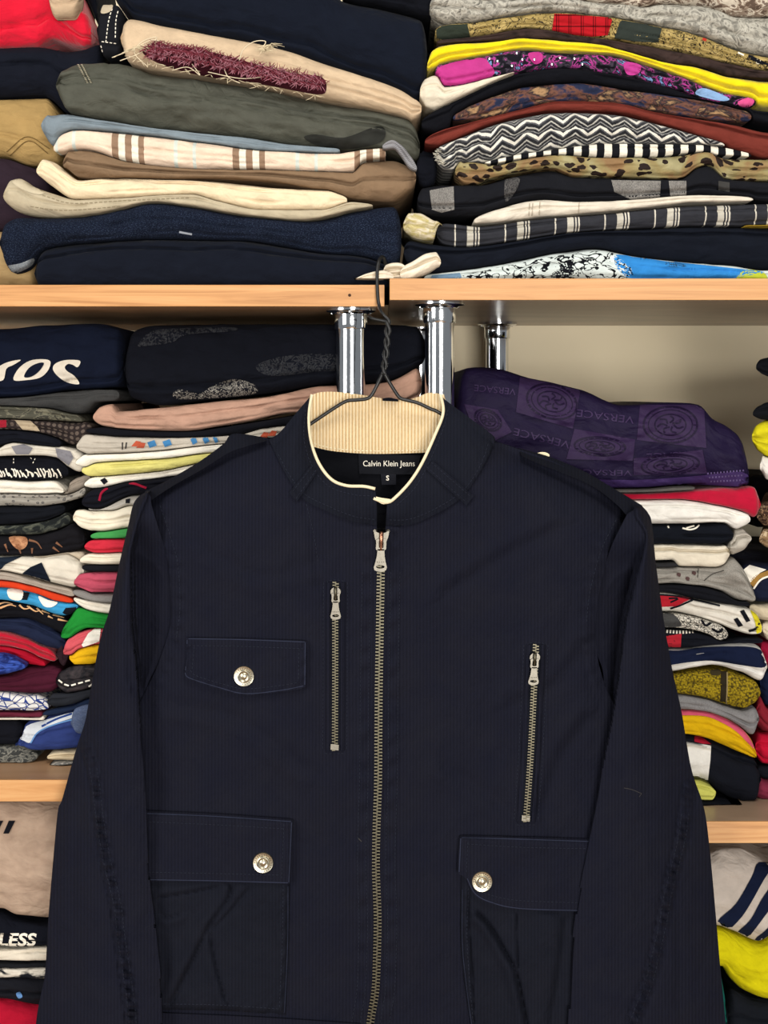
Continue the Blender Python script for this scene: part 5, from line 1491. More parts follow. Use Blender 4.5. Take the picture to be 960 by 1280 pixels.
# back panel with its dark lining, seen through the neck
gb, s_, t_ = coons([(186, 620), (252, 586), (318, 553), (345, 546), (388, 552), (430, 560), (476, 563), (520, 560), (560, 553), (612, 550), (690, 580), (787, 641)], [(150, 1400), (800, 1400)],
                   [(186, 620), (179, 650), (172, 700), (164, 840), (156, 930), (150, 1100), (150, 1400)], [(787, 641), (797, 672), (804, 720), (806, 800), (806, 900), (804, 1000), (800, 1400)], 60, 90)
BP = sheet('back_panel', gb, 1.1235 - .008 * np.exp(-np.maximum(gb[..., 1] - pchip(YSH, gb[..., 0]), 0) / 12) * ((np.abs(gb[..., 0] - 476) > 150)), .0012, M_LIN, JK)


# ------------------------------------------------ sleeves
def ruche(px, py, path, a=.0050):
    d, al = sdist(px, py, path)
    ph = al / 2.0 + 3.0 * fbm(al / 22., 0, 4) + .5 * d / 6
    return (a * np.sin(ph) * np.exp(-((d) / 6.5) ** 2) * (.5 + .5 * vn(al / 9., d / 5., 8)) + .0020 * np.exp(-((d - 9) / 1.8) ** 2)
            - .0010 * np.exp(-((d - 3) / 7) ** 2) + .0010 * np.exp(-((d + 9) / 2.2) ** 2))


def sleeve(outer, fold, arm, mirror, elbow, ruch):
    """outer silhouette, inner fold edge, armhole seam: pixel paths from the shoulder down"""
    below = [(x, y) for x, y in fold if y > arm[-1][1] + 40]
    inner = arm + below
    if not mirror:
        g, s_, t_ = coons([outer[0], inner[0]], [outer[-1], inner[-1]], outer, inner, 74, 300)
    else:
        g, s_, t_ = coons([inner[0], outer[0]], [inner[-1], outer[-1]], inner, outer, 74, 300)
    px, py = g[..., 0], g[..., 1]
    xo = pchip([(b, a) for a, b in outer], py)
    xi = pchip([(b, a) for a, b in fold], py)
    xa = pchip([(b, a) for a, b in inner], py)
    w = np.maximum(np.abs(xi - xo), 4)
    s = np.clip(np.abs(px - xo) / w, 0, 1)
    Y = 1.0655 + .038 * (1 - s) ** 2.0 + .010 * s ** 3
    top = np.exp(-np.maximum(py - outer[0][1], 0) / 42)
    Y = Y + .024 * top
    over = np.clip((np.abs(px - xo) - w), 0, None)
    span = np.maximum(np.abs(xa - xi), 3)
    r = np.clip(over / span, 0, 1)
    amt = smst((py - outer[0][1] - 25) / 90)
    Y = Y + amt * np.where(over > 0, .034 * smst(over / 6.) * (1 - .45 * r), 0)
    Y = np.where(over > 0, np.maximum(Y, 1.0985 * amt + Y * (1 - amt)), Y)
    Y = np.minimum(Y, 1.118)
    Y = Y + .0022 * fbm(px / 55., py / 170., 21 + mirror) * np.sin(math.pi * np.clip(s, .02, 1)) + .0006 * fbm(px / 18., py / 40., 23)
    Y = Y + ruche(px, py, ruch)
    for path, a in elbow:
        d, al = sdist(px, py, path)
        Y = Y + a * np.exp(-(d / 6) ** 2) - a * .8 * np.exp(-((d - 11) / 8) ** 2)
    th = np.where(over > 0, .002, .003 + .030 * np.sin(math.pi * s) * (1 - s) ** .7)
    th = np.minimum(th, np.maximum(1.121 - Y, .0015))
    return sheet('sleeve', g, Y, th, M_JK, JK)


OUT_L = [(183, 614), (173, 621), (166, 632), (160, 658), (149, 705), (137, 762), (126, 796), (115, 852), (107, 899), (95, 937), (78, 998), (72.5, 1013), (67, 1069), (60, 1153), (56, 1218), (45, 1279), (38, 1400)]
FOLD_L = [(186, 622), (172, 660), (164, 700), (164, 750), (166, 794), (170, 831), (173, 870), (175.5, 911), (181, 980), (186, 1088), (194, 1156), (201, 1224), (203, 1280), (212, 1400)]
RU_L = [(108, 935), (116, 960), (120, 985), (124, 1021), (133, 1075), (146, 1129), (151, 1170), (159, 1224), (165, 1273), (172, 1400)]
SL = sleeve(OUT_L, FOLD_L, [(188.5, 621)] + ARM_L[1:], False, [([(160, 700), (158, 780), (163, 850)], .0014), ([(98, 1010), (92, 1090), (90, 1150)], .001)], RU_L)
OUT_R = [(802, 632), (810, 641), (815, 655), (820, 705), (830, 777), (840, 835), (852, 890), (864, 960), (880, 1010), (887, 1060), (894, 1135), (900, 1205), (907, 1280), (916, 1400)]
FOLD_R = [(792, 645), (806, 670), (795, 722), (782, 780), (776, 825), (767, 890), (753, 960), (735, 1060), (725, 1110), (716, 1172), (711, 1260), (705, 1400)]
RU_R = [(862, 985), (857, 1017), (853, 1047), (845, 1080), (835, 1120), (829, 1155), (821, 1190), (811, 1230), (799, 1260), (785, 1300), (760, 1400)]
SR = sleeve(OUT_R, FOLD_R, ARM_R, True, [([(845, 1120), (850, 1190), (848, 1260)], .001)], RU_R)


# ------------------------------------------------ shoulder straps
def strap(top, bot, left, right, y0=1.117, y1=1.0985):
    g, s_, t_ = coons(top, bot, left, right, 50, 9)
    Y = y0 + (y1 - y0) * t_ + .0010 * fbm(g[..., 0] / 20., g[..., 1] / 15., 31)
    return sheet('shoulder_strap', g, Y, .0018, M_JK2, JK)


EL = strap([(181, 614), (208, 601), (249, 577), (279, 555), (292, 542), (332, 547)], [(188, 626), (215, 608), (252, 587), (286, 566), (308, 558), (334, 551)], [(181, 614), (184, 620), (188, 626)], [(332, 547), (334, 551)])
ER = strap([(648, 560), (687, 571), (730, 589), (763, 608), (803, 632)], [(652, 570), (672, 579), (737, 606), (770, 630), (787, 649)], [(648, 560), (652, 570)], [(803, 632), (797, 642), (787, 649)])

plate_btn = [(678 + 9 * math.cos(a), 569.5 + 4.5 * math.sin(a)) for a in np.linspace(0, 2 * math.pi, 17)[:-1]]

# ------------------------------------------------ collar
PIP_L = [(390, 493), (386, 519), (388, 549), (398, 578), (414, 599), (433, 607), (455, 608), (469, 611)]
PIP_R = [(484, 628), (493, 623), (512, 603), (528, 578), (544, 543), (554, 516), (551, 493)]


def ring(px):
    return np.minimum(1.0775 + .0245 * (np.abs(px - 474) / 82.) ** 2, 1.1025)


def collar(top, bot, left, right):
    g, s_, t_ = coons(top, bot, left, right, 70, 26)
    px, py = g[..., 0], g[..., 1]
    yb = np.minimum(Yt(g[-1, :, 0], g[-1, :, 1]) - .0022, 1.1012)[None, :]
    yt = ring(g[0, :, 0])[None, :]
    Y = yt * (1 - t_) + yb * t_ - .0035 * np.sin(math.pi * t_) + .0011 * fbm(px / 22., py / 30., 41) + .0006 * np.sin(s_ * 160 + 3 * fbm(px / 20, py / 20, 2)) * np.exp(-((t_ - .9) / .1) ** 2)
    return sheet('collar', g, Y, .0016, M_JK2, JK)


CL = collar(PIP_L, NECK_L, [(390, 493), (372, 514), (350, 540), (336, 549)], [(469, 611), (471, 634), (471, 657)])
CR = collar(PIP_R, NECK_R, [(484, 628), (483, 642), (482, 657)], [(551, 493), (557, 500), (585, 521), (617, 545), (617, 553)])
for o_, path in ((CL, PIP_L), (CR, [(467, 623), (475, 626), (484, 628)] + PIP_R[1:])):
    p = resample(path, step=3)
    r_ = np.full(len(p), .0013)
    tube('cream_piping', [P(a, b, float(ring(np.array(a))) - .0006) for a, b in p], r_, M_PIPE, JK, 8)
# cream turn-up of the overlapping collar end
g, s_, t_ = coons([(467, 620), (475, 622), (488, 624)], [(468, 624), (478, 630), (486, 629)], [(467, 620), (468, 624)], [(488, 624), (486, 629)], 10, 5)
sheet('collar_facing', g, 1.0768, .0012, M_PIPE, JK)


def corduroy(nb):
    u, v = nb.sep(nb.uv())
    fr = nb.math('FRACT', nb.math('DIVIDE', u, .2665))
    n = nb.noise(nb.uv(1, .3), 9, 2, .7)
    c = nb.ramp(fr, [(0, 'e2cfab'), (.28, 'dcc7a0'), (.5, 'b18d5c'), (.72, 'dcc7a0'), (1.0, 'e2cfab')], 'LINEAR')
    return nb.mix(1.0, c, nb.ramp(n, [(.3, .86), (.7, 1.0)], 'LINEAR'), 'MULTIPLY')


g, s_, t_ = coons([(386, 496), (394, 492), (403, 490), (422, 490), (455, 494), (479, 498), (506, 500), (523, 496), (536, 491), (555, 493)], [(386, 557), (414, 563.5), (455, 567), (495, 567), (552, 565)],
                  [(386, 496), (382, 520), (386, 557)], [(555, 493), (560, 520), (552, 565)], 340, 16)
px, py = g[..., 0], g[..., 1]
Yc = 1.1215 - .010 * ((px - 472) / 84.) ** 2 + .0005 * np.cos(2 * math.pi * (px / 4.1 - .0)) * -1 + .0008 * fbm(px / 30, py / 25, 6)
CORD = sheet('corduroy_lining', g, Yc, .0008, cloth('tan_corduroy', None, corduroy, weave=12, wb=.3, soft=.1, var=.08), JK)
g2 = g.copy()
g2 = g2[:, ::8]
sheet('collar', g2, Yc[:, ::8] + .0016, .0014, M_JK2, JK)
ribbon(CORD, [[(388, 553), (414, 560), (455, 563.5), (495, 563.5), (545, 562)]], 1.2, M_PIPE, 'stitching', dash=(3, 2), rise=.0004)
# hanger loop slot and labels in the neck
g, s_, t_ = coons([(478, 498), (487, 497), (498, 499.5)], [(478, 501), (488, 501.5), (498, 502)], [(478, 498), (478, 501)], [(498, 499.5), (498, 502)], 8, 3)
sheet('hanging_loop', g, 1.1180, .001, M_SEAM, JK)
g, s_, t_ = coons([(448, 567), (486, 568.5), (526, 569)], [(449, 592), (486, 593), (520, 593)], [(448, 567), (449, 592)], [(526, 569), (520, 593)], 14, 6)
LB = sheet('brand_label', g, 1.1205, .0006, plain('15161b', wb=.1), JK)
LB['label'] = 'black woven neck label with white lettering'
lettering(LB, 'Calvin Klein Jeans', 453.5, 582.8, 7.0, M_PRW, fit=65, off=.0004)
g, s_, t_ = coons([(476, 592.5), (495, 592.5)], [(477, 606), (495, 606)], [(476, 592.5), (477, 606)], [(495, 592.5), (495, 606)], 5, 4)
LS = sheet('size_label', g, 1.1198, .0006, plain('1a1b21', wb=.1), JK)
lettering(LS, 'S', 482.5, 600.5, 6, M_PRW, bold=.02, off=.0004)


# ------------------------------------------------ small cloth pieces lying on the front
def patch(name, top, bot, left, right, lift, mat, ns=40, nt=20, thick=.0016, fn=None, parent=None, over=None, base=None):
    g, s_, t_ = coons(top, bot, left, right, ns, nt, (len(top) > 2, len(bot) > 2, len(left) > 2, len(right) > 2))
    px, py = g[..., 0], g[..., 1]
    Y = (Yt(px, py) if base is None else base) - lift
    if fn is not None:
        Y = Y + fn(px, py, s_, t_)
    return sheet(name, g, Y, thick, mat, parent or JK)


def surfY(objs, px, py):
    t = bvh(objs)
    out = np.zeros(px.shape)
    for idx in np.ndindex(px.shape):
        h = proj(t, px[idx], py[idx], 0)
        out[idx] = h.y if h is not None else np.nan
    out[np.isnan(out)] = np.nanmean(out)
    return out


# collar loops
for q, nm in (([(388, 582), (397, 589), (371, 627), (361, 616)], CL), ([(541, 576), (532, 586), (583, 632), (592, 620)], CR)):
    tl, tr, brr, bll = q
    g, s_, t_ = coons([tl, tr], [bll, brr], [tl, bll], [tr, brr], 6, 14, (0, 0, 0, 0))
    Y = surfY([nm] + FRONT, g[..., 0], g[..., 1])
    Y = np.minimum(Y, np.median(Y, axis=1, keepdims=True)) - .0022
    lp = sheet('collar_loop', g, Y, .0018, M_JK2, JK)
    ribbon(lp, [[(tl[0] * .8 + tr[0] * .2, tl[1] * .8 + tr[1] * .2), (bll[0] * .8 + brr[0] * .2, bll[1] * .8 + brr[1] * .2)], [(tl[0] * .2 + tr[0] * .8, tl[1] * .2 + tr[1] * .8), (bll[0] * .2 + brr[0] * .8, bll[1] * .2 + brr[1] * .8)]],
           .8, M_STI, 'stitching', dash=(3, 2), rise=.0003, off=.0003)

# chest flap pocket
pk = lambda px, py, s, t: .0008 * np.sin(px / 3.1 + py / 3.7 + 2 * fbm(px / 16, py / 16, 3)) * np.exp(-(np.minimum(np.minimum(s, 1 - s) * 150, (1 - t) * 60) / 9.) ** 2) + .0009 * fbm(px / 30, py / 22, 14) + .0012 * np.exp(-(t * 60 / 3) ** 2)
FLAP = patch('chest_pocket_flap', [(233, 797), (300, 798), (383, 801)], [(230, 842), (236, 849), (275, 862), (307, 869), (350, 865), (376, 861), (382, 857)], [(233, 797), (233, 822), (230, 842)], [(383, 801), (382, 857)], .0042, M_JK, 60, 30, .0026, pk)
ribbon(FLAP, [[(236, 807), (300, 808), (380, 811)], [(238, 838), (246, 845), (278, 855), (307, 861), (350, 857), (374, 853)], [(243, 808), (240, 838)], [(374, 811), (373, 852)]], .8, M_STI, 'stitching', dash=(3, 2), rise=.0003, off=.0003)


def snap(px, py, on, r=13.0):
    h = proj(bvh(on), px, py, 0)
    k = r * 1.08 / F
    e = lathe('snap_button', [(k, -.0006), (k, .0010), (k * .95, .0017), (k * .88, .0015), (k * .66, .0013), (k * .60, .0023), (k * .52, .0026), (k * .44, .0021), (k * .34, .0017), (k * .26, .0023), (.0, .0026)],
              h, (0, -1, 0), M_SNAP, on, 36)
    V, Fc = [], []
    for i in range(22):
        a = 2 * math.pi * i / 22
        c0 = Vector((h.x + math.cos(a) * k * .77, h.y - .0016, h.z + math.sin(a) * k * .77))
        d0 = Vector((math.cos(a), 0, math.sin(a))) * k * .06
        tube_data([c0 - d0, c0 + d0], k * .028, 4, V, Fc)
    mesh_obj('relief_marks', V, Fc, metal('snap_relief', '6d675a', .5) if 'snap_relief' not in bpy.data.materials else bpy.data.materials['snap_relief'], on)
    return e


snap(305, 845, FLAP)


# lower pockets: pleated bag, then flap
def pleats(lines, base_noise):
    def f(px, py, s, t):
        Y = .0016 * fbm(px / 42, py / 55, base_noise) + .0006 * fbm(px / 14, py / 18, base_noise + 2)
        for path, a, wd in lines:
            d, al = sdist(px, py, path)
            end = smst(al / 10)
            Y = Y + end * (a * np.exp(-(d / (wd * .45)) ** 2) - a * .9 * np.exp(-((d - wd * 1.6) / (wd * 1.4)) ** 2))
        eg = np.minimum(np.minimum(s, 1 - s) * 170, (1 - t) * 160)
        return Y + .0006 * np.sin((px + py) / 3.3 + 2 * fbm(px / 15, py / 15, 6)) * np.exp(-((eg - 7) / 5) ** 2) + .0030 * np.exp(-(eg / 3) ** 2)
    return f


BAG_L = patch('patch_pocket', [(176, 1094), (270, 1096), (362, 1098)], [(190, 1262), (270, 1263), (320, 1266), (357, 1269)], [(176, 1094), (184, 1180), (190, 1262)], [(362, 1098), (361, 1180), (357, 1269)], .0036, M_JK2, 84, 76, .0022,
              pleats([([(289, 1100), (287, 1122), (262, 1158), (238, 1208), (214, 1255)], .0032, 6), ([(316, 1106), (290, 1138), (268, 1160)], .0022, 6), ([(262, 1163), (270, 1205), (281, 1247)], .0022, 5), ([(285, 1106), (240, 1116), (200, 1122)], .0018, 4),
                      ([(195, 1140), (212, 1148), (224, 1144)], .0016, 4), ([(340, 1120), (350, 1190), (348, 1250)], -.001, 8)], 51))
FLAP_L = patch('pocket_flap', [(174, 1014), (270, 1018), (366, 1025)], [(178, 1101), (270, 1102.5), (362, 1105)], [(174, 1014), (178, 1101)], [(366, 1025), (364, 1065), (362, 1105)], .0072, M_JK, 70, 40, .0030,
               lambda px, py, s, t: .0010 * fbm(px / 50, py / 30, 61) + .0030 * np.exp(-(t * 86 / 4) ** 2) + .0005 * np.sin(px / 2.6 + 2 * fbm(px / 18, py / 18, 7)) * np.exp(-((t * 86 - 10) / 5) ** 2) + .0014 * np.exp(-((1 - s) * 190 / 3) ** 2))
ribbon(FLAP_L, [[(176, 1027), (270, 1031), (354, 1036)], [(180, 1090), (270, 1092), (352, 1094)], [(355, 1030), (352, 1100)]], .8, M_STI, 'stitching', dash=(3, 2), rise=.0003, off=.0003)
ribbon(BAG_L, [[(354, 1106), (353, 1180), (349, 1262)], [(200, 1255), (270, 1256), (348, 1261)]], .8, M_STI, 'stitching', dash=(3, 2), rise=.0003, off=.0003)
snap(329, 1078, FLAP_L)
BAG_R = patch('patch_pocket', [(576, 1092), (650, 1100), (738, 1104)], [(590, 1290), (660, 1292), (728, 1292)], [(576, 1092), (576, 1180), (582, 1240), (590, 1290)], [(738, 1104), (734, 1200), (728, 1292)], .0036, M_JK2, 76, 84, .0022,
              pleats([([(592, 1136), (612, 1156), (632, 1190), (645, 1215), (655, 1260), (660, 1288)], .0045, 5), ([(646, 1136), (647, 1180), (648, 1210)], .002, 3), ([(588, 1110), (586, 1150), (590, 1200), (593, 1280)], .0022, 3), ([(708, 1140), (702, 1200), (690, 1280)], .0028, 12)], 71))
FLAP_R = patch('pocket_flap', [(575, 1045), (650, 1047), (745, 1050)], [(572, 1092), (582, 1098), (592, 1118), (612, 1129), (650, 1137), (736, 1140)], [(575, 1045), (573, 1070), (572, 1092)], [(745, 1050), (736, 1140)], .0072, M_JK, 64, 40, .0030,
               lambda px, py, s, t: .0012 * fbm(px / 45, py / 30, 81) + .0030 * np.exp(-(t * 86 / 4) ** 2) + .0005 * np.sin(px / 2.6 + 2 * fbm(px / 18, py / 18, 7)) * np.exp(-((t * 86 - 10) / 5) ** 2) + .0014 * np.exp(-(s * 170 / 3) ** 2))
ribbon(FLAP_R, [[(584, 1055), (650, 1059), (740, 1061)], [(600, 1115), (625, 1122), (655, 1126), (735, 1129)], [(585, 1052), (583, 1090)]], .8, M_STI, 'stitching', dash=(3, 2), rise=.0003, off=.0003)
ribbon(BAG_R, [[(586, 1110), (584, 1180), (592, 1285)]], .8, M_STI, 'stitching', dash=(3, 2), rise=.0003, off=.0003)
snap(602.5, 1101.5, FLAP_R)
M_WORN = plain('2a2e3e', wb=.1)
ribbon(FLAP, [[(233, 798.5), (300, 799.5), (381, 802.5)], [(381.5, 803), (381, 856)], [(231.5, 841), (237, 847.5), (276, 860), (307, 867), (350, 863), (379, 857.5)], [(234, 800), (232, 838)]], 1.1, M_WORN, 'worn_edge', off=.0004)
ribbon(FLAP_L, [[(176, 1016.5), (270, 1020.5), (364, 1027)], [(364.5, 1028), (361, 1103)], [(180, 1099.5), (270, 1101), (360, 1103.5)]], 1.1, M_WORN, 'worn_edge', off=.0004)
ribbon(FLAP_R, [[(577, 1047), (650, 1049), (742, 1052)], [(576, 1048), (574, 1090)], [(584, 1098), (594, 1117), (613, 1127.5), (650, 1135.5), (734, 1138.5)]], 1.1, M_WORN, 'worn_edge', off=.0004)
ribbon(BAG_L, [[(360, 1108), (359.5, 1180), (355.5, 1266)]], 1.0, M_WORN, 'worn_edge', off=.0004)
ribbon(BAG_R, [[(578, 1112), (578, 1180), (584, 1240), (590, 1284)]], 1.0, M_WORN, 'worn_edge', off=.0004)
# waist seam under the left pocket
WB = patch('waistband', [(195, 1266), (330, 1272), (450, 1280)], [(195, 1330), (450, 1340)], [(195, 1266), (195, 1330)], [(450, 1280), (450, 1340)], .0022, M_JK, 40, 12)

# seams and topstitching on the body
ribbon(FL, [[(190, 640), (205, 687), (210, 714), (212, 750), (212, 780), (207, 800), (197, 830), (186, 857)]], 1.6, M_SEAM, 'armhole_seam', off=.0004)
ribbon(FR, [[(779, 655), (763, 690), (751, 737), (746, 778), (747.5, 815), (757, 850)]], 1.6, M_SEAM, 'armhole_seam', off=.0004)
ribbon(FL, [[(200, 632), (216, 680), (223, 711), (225, 760), (220, 800)], [(383, 630), (392, 667), (398, 705)]], .8, M_STI, 'stitching', dash=(3, 2), rise=.0003, off=.0004)
ribbon(FR, [[(770, 650), (752, 687), (738, 737), (733, 778)]], .8, M_STI, 'stitching', dash=(3, 2), rise=.0003, off=.0004)
for dx in (-12.5, -23):
    ribbon(FL, [[(a + dx, b) for a, b in ZIP if 665 < b < 1390]], .8, M_STI, 'stitching', dash=(3, 2), rise=.0003, off=.0004)
for dx in (12.5, 24):
    ribbon(FR, [[(a + dx, b) for a, b in ZIP if 665 < b < 1390]], .8, M_STI, 'stitching', dash=(3, 2), rise=.0003, off=.0004)
ribbon(CL, [[(a, b - 7) for a, b in NECK_L[1:]]], .8, M_STI, 'stitching', dash=(3, 2), rise=.0003, off=.0004)
ribbon(CR, [[(a, b - 7) for a, b in NECK_R[:-2]] + [(606, 568), (611, 552)]], .8, M_STI, 'stitching', dash=(3, 2), rise=.0003, off=.0004)
ribbon(CR, [[(496, 632), (520, 608), (540, 570), (556, 530), (560, 512)]], .8, M_STI, 'stitching', dash=(3, 2), rise=.0003, off=.0004)
ribbon(CL, [[(382, 512), (380, 548), (390, 582), (410, 607), (440, 618), (465, 620)]], .8, M_STI, 'stitching', dash=(3, 2), rise=.0003, off=.0004)
ribbon(SL, [[(a - 4, b) for a, b in RU_L[1:]], [(a + 5, b) for a, b in RU_L[1:]]], .8, M_STI, 'stitching', dash=(3, 2), rise=.0003, off=.0003)
ribbon(SR, [[(a - 5, b) for a, b in RU_R[1:]], [(a + 4, b) for a, b in RU_R[1:]]], .8, M_STI, 'stitching', dash=(3, 2), rise=.0003, off=.0003)
ribbon(SR, [[(780, 985), (790, 987), (802, 992)], [(802, 992), (799, 996)]], .7, plain('3a3838'), 'lint')
ribbon(FL, [[(448, 1048), (452, 1052)]], 1.2, plain('3a3838'), 'lint')


# ------------------------------------------------ zips
def zipper(path, half, pitch, tape_w, on, step_back, name, y_end):
    """tape + interlocking metal teeth along a pixel path"""
    p = resample(path, step=pitch / 2)
    tp_ = resample(path, step=6)
    g = np.stack([np.stack([tp_[:, 0] + k * tape_w, tp_[:, 1]], -1) for k in (-1, -.4, 0, .4, 1)], 1)
    Yb = Yt(g[..., 0], g[..., 1]) + step_back
    Yb = np.repeat(Yb.mean(axis=1, keepdims=True), 5, 1)
    tape = sheet('zip_tape', g, Yb, .0008, M_TAPE, JK)
    V, Fc = [], []
    for i, (x, y) in enumerate(p):
        sd = 1 if i % 2 else -1
        yy = float(Yt(x, y)) + step_back - .0013
        t = p[min(i + 1, len(p) - 1)] - p[max(i - 1, 0)]
        t = t / np.linalg.norm(t)
        nn = np.array((-t[1], t[0]))
        if nn[0] < 0:
            nn = -nn
        a0, a1 = sd * half, -sd * half * .18
        hw = pitch * .23
        b = len(V)
        for q, ww, dd in ((a0, hw, 0), (a1, hw * .75, 0)):
            for u in (-1, 1):
                for yo in (0, -.0013):
                    c0 = (x + nn[0] * q + t[0] * u * ww, y + nn[1] * q + t[1] * u * ww)
                    V.append(P(c0[0], c0[1], yy + yo))
        for f_ in ((0, 1, 3, 2), (4, 6, 7, 5), (0, 4, 5, 1), (2, 3, 7, 6), (0, 2, 6, 4), (1, 5, 7, 3)):
            Fc.append(tuple(b + k for k in f_))
    te = mesh_obj('zip_teeth', V, Fc, M_TOOTH, tape, smooth=False)
    te['kind'] = 'stuff'
    return tape


def plate(name, outline, holes, Y, th, mat, parent, bev=.00025):
    bm = bmesh.new()
    es = []
    for loop in [outline] + holes:
        vs = [bm.verts.new((x, 0, -y)) for x, y in loop]
        es += [bm.edges.new((vs[i], vs[(i + 1) % len(vs)])) for i in range(len(vs))]
    bmesh.ops.triangle_fill(bm, use_beauty=True, edges=es)
    r = bmesh.ops.extrude_face_region(bm, geom=list(bm.faces))
    for v in r['geom']:
        if isinstance(v, bmesh.types.BMVert):
            v.co.y = 1.0
    bm.verts.index_update()
    V = [P(v.co.x, -v.co.z, Y - th * v.co.y) for v in bm.verts]
    Fc = [tuple(v.index for v in f.verts) for f in bm.faces]
    bm.free()
    return mesh_obj(name, V, Fc, mat, parent, smooth=False)


def ell(cx, cy, rx, ry, n=18):
    return [(cx + rx * math.cos(2 * math.pi * i / n), cy + ry * math.sin(2 * math.pi * i / n)) for i in range(n)]


def slider(cx, y0, s, lean, main, Y):
    """slider body, bridge and tab; y0 = top of the body, s = size factor, lean = px shift per px down"""
    e = empty('zip_slider', None, None)
    e.parent = JK

    def T(pts):
        return [(cx + x * s + lean * y * s, y0 + y * s) for x, y in pts]
    if main:
        body = catmull([(-9, 0), (-3, 2.5), (3, 2.5), (9, 0), (8.5, 7), (6.5, 13), (5.5, 20), (-5.5, 20), (-6.5, 13), (-8.5, 7)], 4, True)
    else:
        body = ell(0, 7.5, 8, 7.5, 22)
    plate('slider_body', T(body), [], Y, .0022, M_PULL, e)
    b0, b1 = T([(0, 1), (0, 24 if main else 20)])
    pts = [P(b0[0] + (b1[0] - b0[0]) * k, b0[1] + (b1[1] - b0[1]) * k, Y - .0022 - .0022 * math.sin(math.pi * min(1, .15 + k))) for k in (0, .15, .35, .6, .85, 1)]
    tube('bridge', pts, .0017 * s, M_COPPER if main else M_TOOTH, e, 10)
    ro = T(catmull([(-5.5, 10), (5.5, 10), (6, 16), (5.5, 23.5), (-5.5, 23.5), (-6, 16)], 4, True))
    ri = T(catmull([(-3, 13), (3, 13), (3.2, 16), (3, 20.5), (-3, 20.5), (-3.2, 16)], 3, True))
    plate('tab_ring', ro, [ri], Y - .0026, .0010, M_PULL, e)
    tabo = T([(-4.2, 22.5), (4.2, 22.5), (4.9, 31), (6.2, 38), (8.2, 45), (7.4, 48.6), (4, 50.2), (0, 50.8), (-4, 50.2), (-7.4, 48.6), (-8.2, 45), (-6.2, 38), (-4.9, 31)])
    hole = T(ell(0, 44.5, 5.4, 2.3, 16))
    plate('pull_tab', tabo, [hole], Y - .0024, .0012, M_PULL, e)
    V, Fc = [], []
    for k in (-4, -1.4, 1.4, 4):
        a = T([(k - .6, 38.6), (k + .6, 38.6)])
        tube_data([P(a[0][0], a[0][1], Y - .0037), P(a[1][0], a[1][1], Y - .0037)], .0003, 5, V, Fc)
    mesh_obj('pull_dots', V, Fc, M_TOOTH, e)
    return e


plate('strap_button', plate_btn, [], 1.1205, .0016, M_PIPE, JK)
MZ = [(a, b) for a, b in ZIP]
zipper([(476.2, 700)] + [q for q in MZ if q[1] > 710], 4.9, 4.1, 8, FRONT, .0006, 'main', 1400)
slider(477, 664, 1.0, -.035, True, float(Yt(477, 680)) - .0030)
for sx in (-1, 1):
    c0 = P(477 + sx * 8, 664, float(Yt(477, 664)) - .0022)
    lathe('top_stop', [(.0016, -.0012), (.0018, 0), (.0012, .0012)], c0, (sx * .4, -1, .3), M_PULL, JK, 10)


def welt(path, w, y0, y1):
    """narrow framed opening behind a pocket zip"""
    p = resample(path, step=8)
    for sg in (-1, 1):
        g = np.stack([np.stack([p[:, 0] + sg * (w - 1.2), p[:, 1]], -1), np.stack([p[:, 0] + sg * (w + 1.5), p[:, 1]], -1), np.stack([p[:, 0] + sg * (w + 4.5), p[:, 1]], -1)], 1)
        if sg < 0:
            g = g[:, ::-1]
        Yb = Yt(g[..., 0], g[..., 1]) + np.array([-.0016, -.0020, -.0003])[None, :] if sg > 0 else Yt(g[..., 0], g[..., 1]) + np.array([-.0003, -.0020, -.0016])[None, :]
        sheet('pocket_welt', g, Yb, .0010, M_JK, JK)


PZ_L = [(419.5, 728), (419, 780), (419, 850), (418.5, 938)]
PZ_R = [(670, 806), (667.5, 860), (663, 950), (657.5, 1027)]
for pzp, (y0, y1), sl in ((PZ_L, (760, 934), (419.5, 734)), (PZ_R, (845, 1020), (669, 816))):
    welt(pzp, 8.0, y0, y1)
    zipper(pzp, 3.8, 3.6, 8.2, FRONT, -.0008, 'pocket', 0)
    slider(sl[0], sl[1], .80, 0 if pzp is PZ_L else -.06, False, float(Yt(sl[0], sl[1] + 8)) - .0034)
    e1 = pzp[-1]
    q = [(e1[0] - 5, e1[1] - 8), (e1[0] + 5, e1[1] - 7), (e1[0] + 4.6, e1[1] + 0), (e1[0] - 5.4, e1[1] - 1)]
    plate('zip_stop', q, [], float(Yt(e1[0], e1[1])) - .0026, .0010, M_PULL, JK)
    d0 = pzp[0]
    on_ = FL if pzp is PZ_L else FR
    ribbon(on_, [[(d0[0] - 12, d0[1] + 6), (d0[0] - 10, d0[1] - 1), (d0[0], d0[1] - 3), (d0[0] + 10, d0[1] - 1), (d0[0] + 12, d0[1] + 6)], [(a + 15, b) for a, b in pzp], [(a - 15, b) for a, b in pzp], [(e1[0] - 12, e1[1] + 4), (e1[0] + 12, e1[1] + 4)]],
           .8, M_STI, 'stitching', dash=(3, 2), rise=.0003, off=.0004)

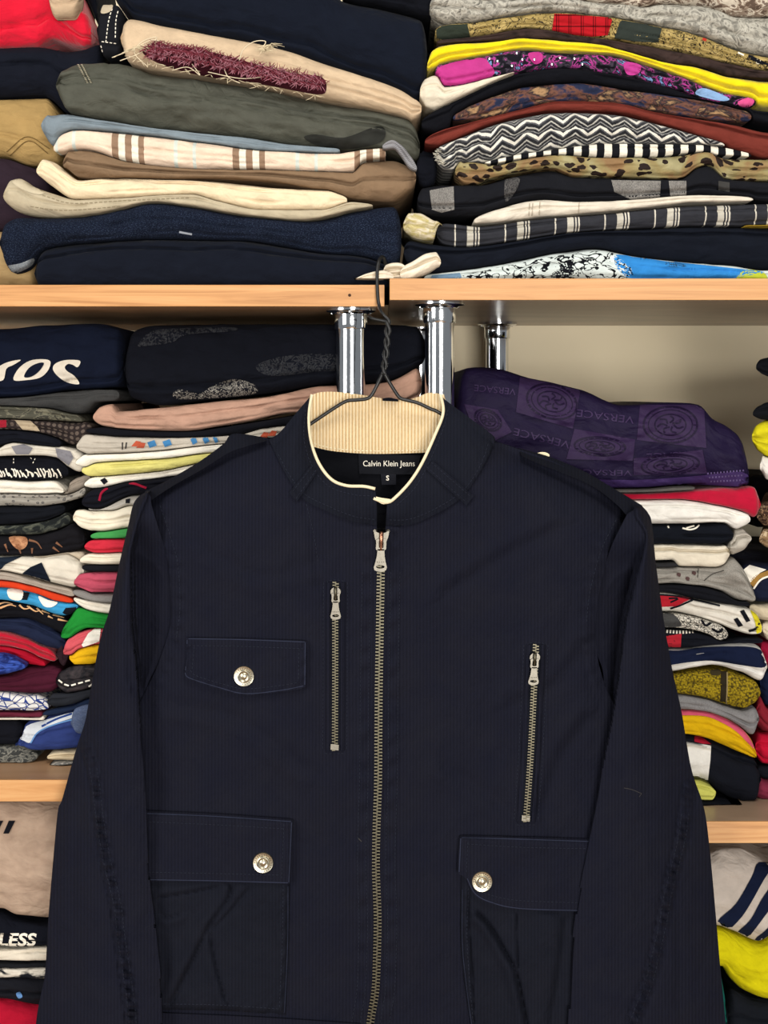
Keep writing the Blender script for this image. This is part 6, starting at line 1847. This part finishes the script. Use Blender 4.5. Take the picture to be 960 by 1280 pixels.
# ------------------------------------------------ wire hanger
HG = empty('wire_hanger', 'black twisted wire hanger hooked over the shelf edge, holding the jacket', 'hanger')
YH = 1.1075
rw = .00145
hook = [P(486, 400, 1.118), P(478, 391, 1.1215), P(473.5, 380, 1.1275), P(472, 365, 1.1305), P(471.5, 345, 1.1315), P(472.5, 330, 1.133), P(476, 322, 1.139), P(479.5, 322, 1.147), P(482, 332, 1.154), P(484, 346, 1.158), P(484.5, 350.5, 1.160)]
tw0 = np.linspace(0, 1, 46)


def strand(ph):
    out = []
    for k in tw0:
        py = 402 + k * 66
        cx = 484 - .5 * math.sin(k * 3) - 2 * k * 0
        cx = 481.5 + 3.5 * math.cos(k * 2.2)
        a = ph + k * 2 * math.pi * 2.3
        c0 = Vector(P(cx, py, 1.118 + (YH - 1.118) * k))
        out.append(tuple(c0 + Vector((math.cos(a), math.sin(a), 0)) * rw * .98))
    return out


sA = strand(0.6)
sB = strand(0.6 + math.pi)
hookp = [tuple(v) for v in catmull(hook[::-1], 8)]
endL = [P(472, 480, YH), P(464.5, 494, YH), P(458, 498.5, YH), P(445, 500, YH), P(433, 501.5, YH), P(418, 510, YH), P(388, 530, 1.108), P(330, 568, 1.1085), P(280, 598, 1.1085), P(240, 624, 1.109), P(232, 635, 1.110), P(240, 645, 1.1115), P(300, 656, 1.1125), P(476, 662, 1.113)]
endR = [P(488, 480, YH), P(497, 494, YH), P(502, 498.5, YH), P(512, 501, YH), P(523, 504, YH), P(538, 511, YH), P(554, 519, 1.108), P(620, 564, 1.1085), P(680, 594, 1.1085), P(730, 622, 1.109), P(738, 634, 1.110), P(730, 645, 1.1115), P(660, 658, 1.1125), P(476, 662, 1.113)]
low = (sA, sB) if sA[-1][0] < sB[-1][0] else (sB, sA)
tail = [P(461, 394, 1.126), P(466, 398, 1.122)]
wa = tube('hook_wire', hookp + sA[1:] if True else [], rw, M_WIRE, HG, 10)
wb2 = tube('tail_wire', [tuple(v) for v in catmull(tail + [sB[0]], 6)] + sB[1:], rw, M_WIRE, HG, 10)
tube('shoulder_wire', [tuple(v) for v in catmull([low[0][-1]] + endL, 8)], rw, M_WIRE, HG, 10)
tube('shoulder_wire', [tuple(v) for v in catmull([low[1][-1]] + endR, 8)], rw, M_WIRE, HG, 10)

for _m in list(bpy.data.meshes):
    if _m.users == 0:
        bpy.data.meshes.remove(_m)
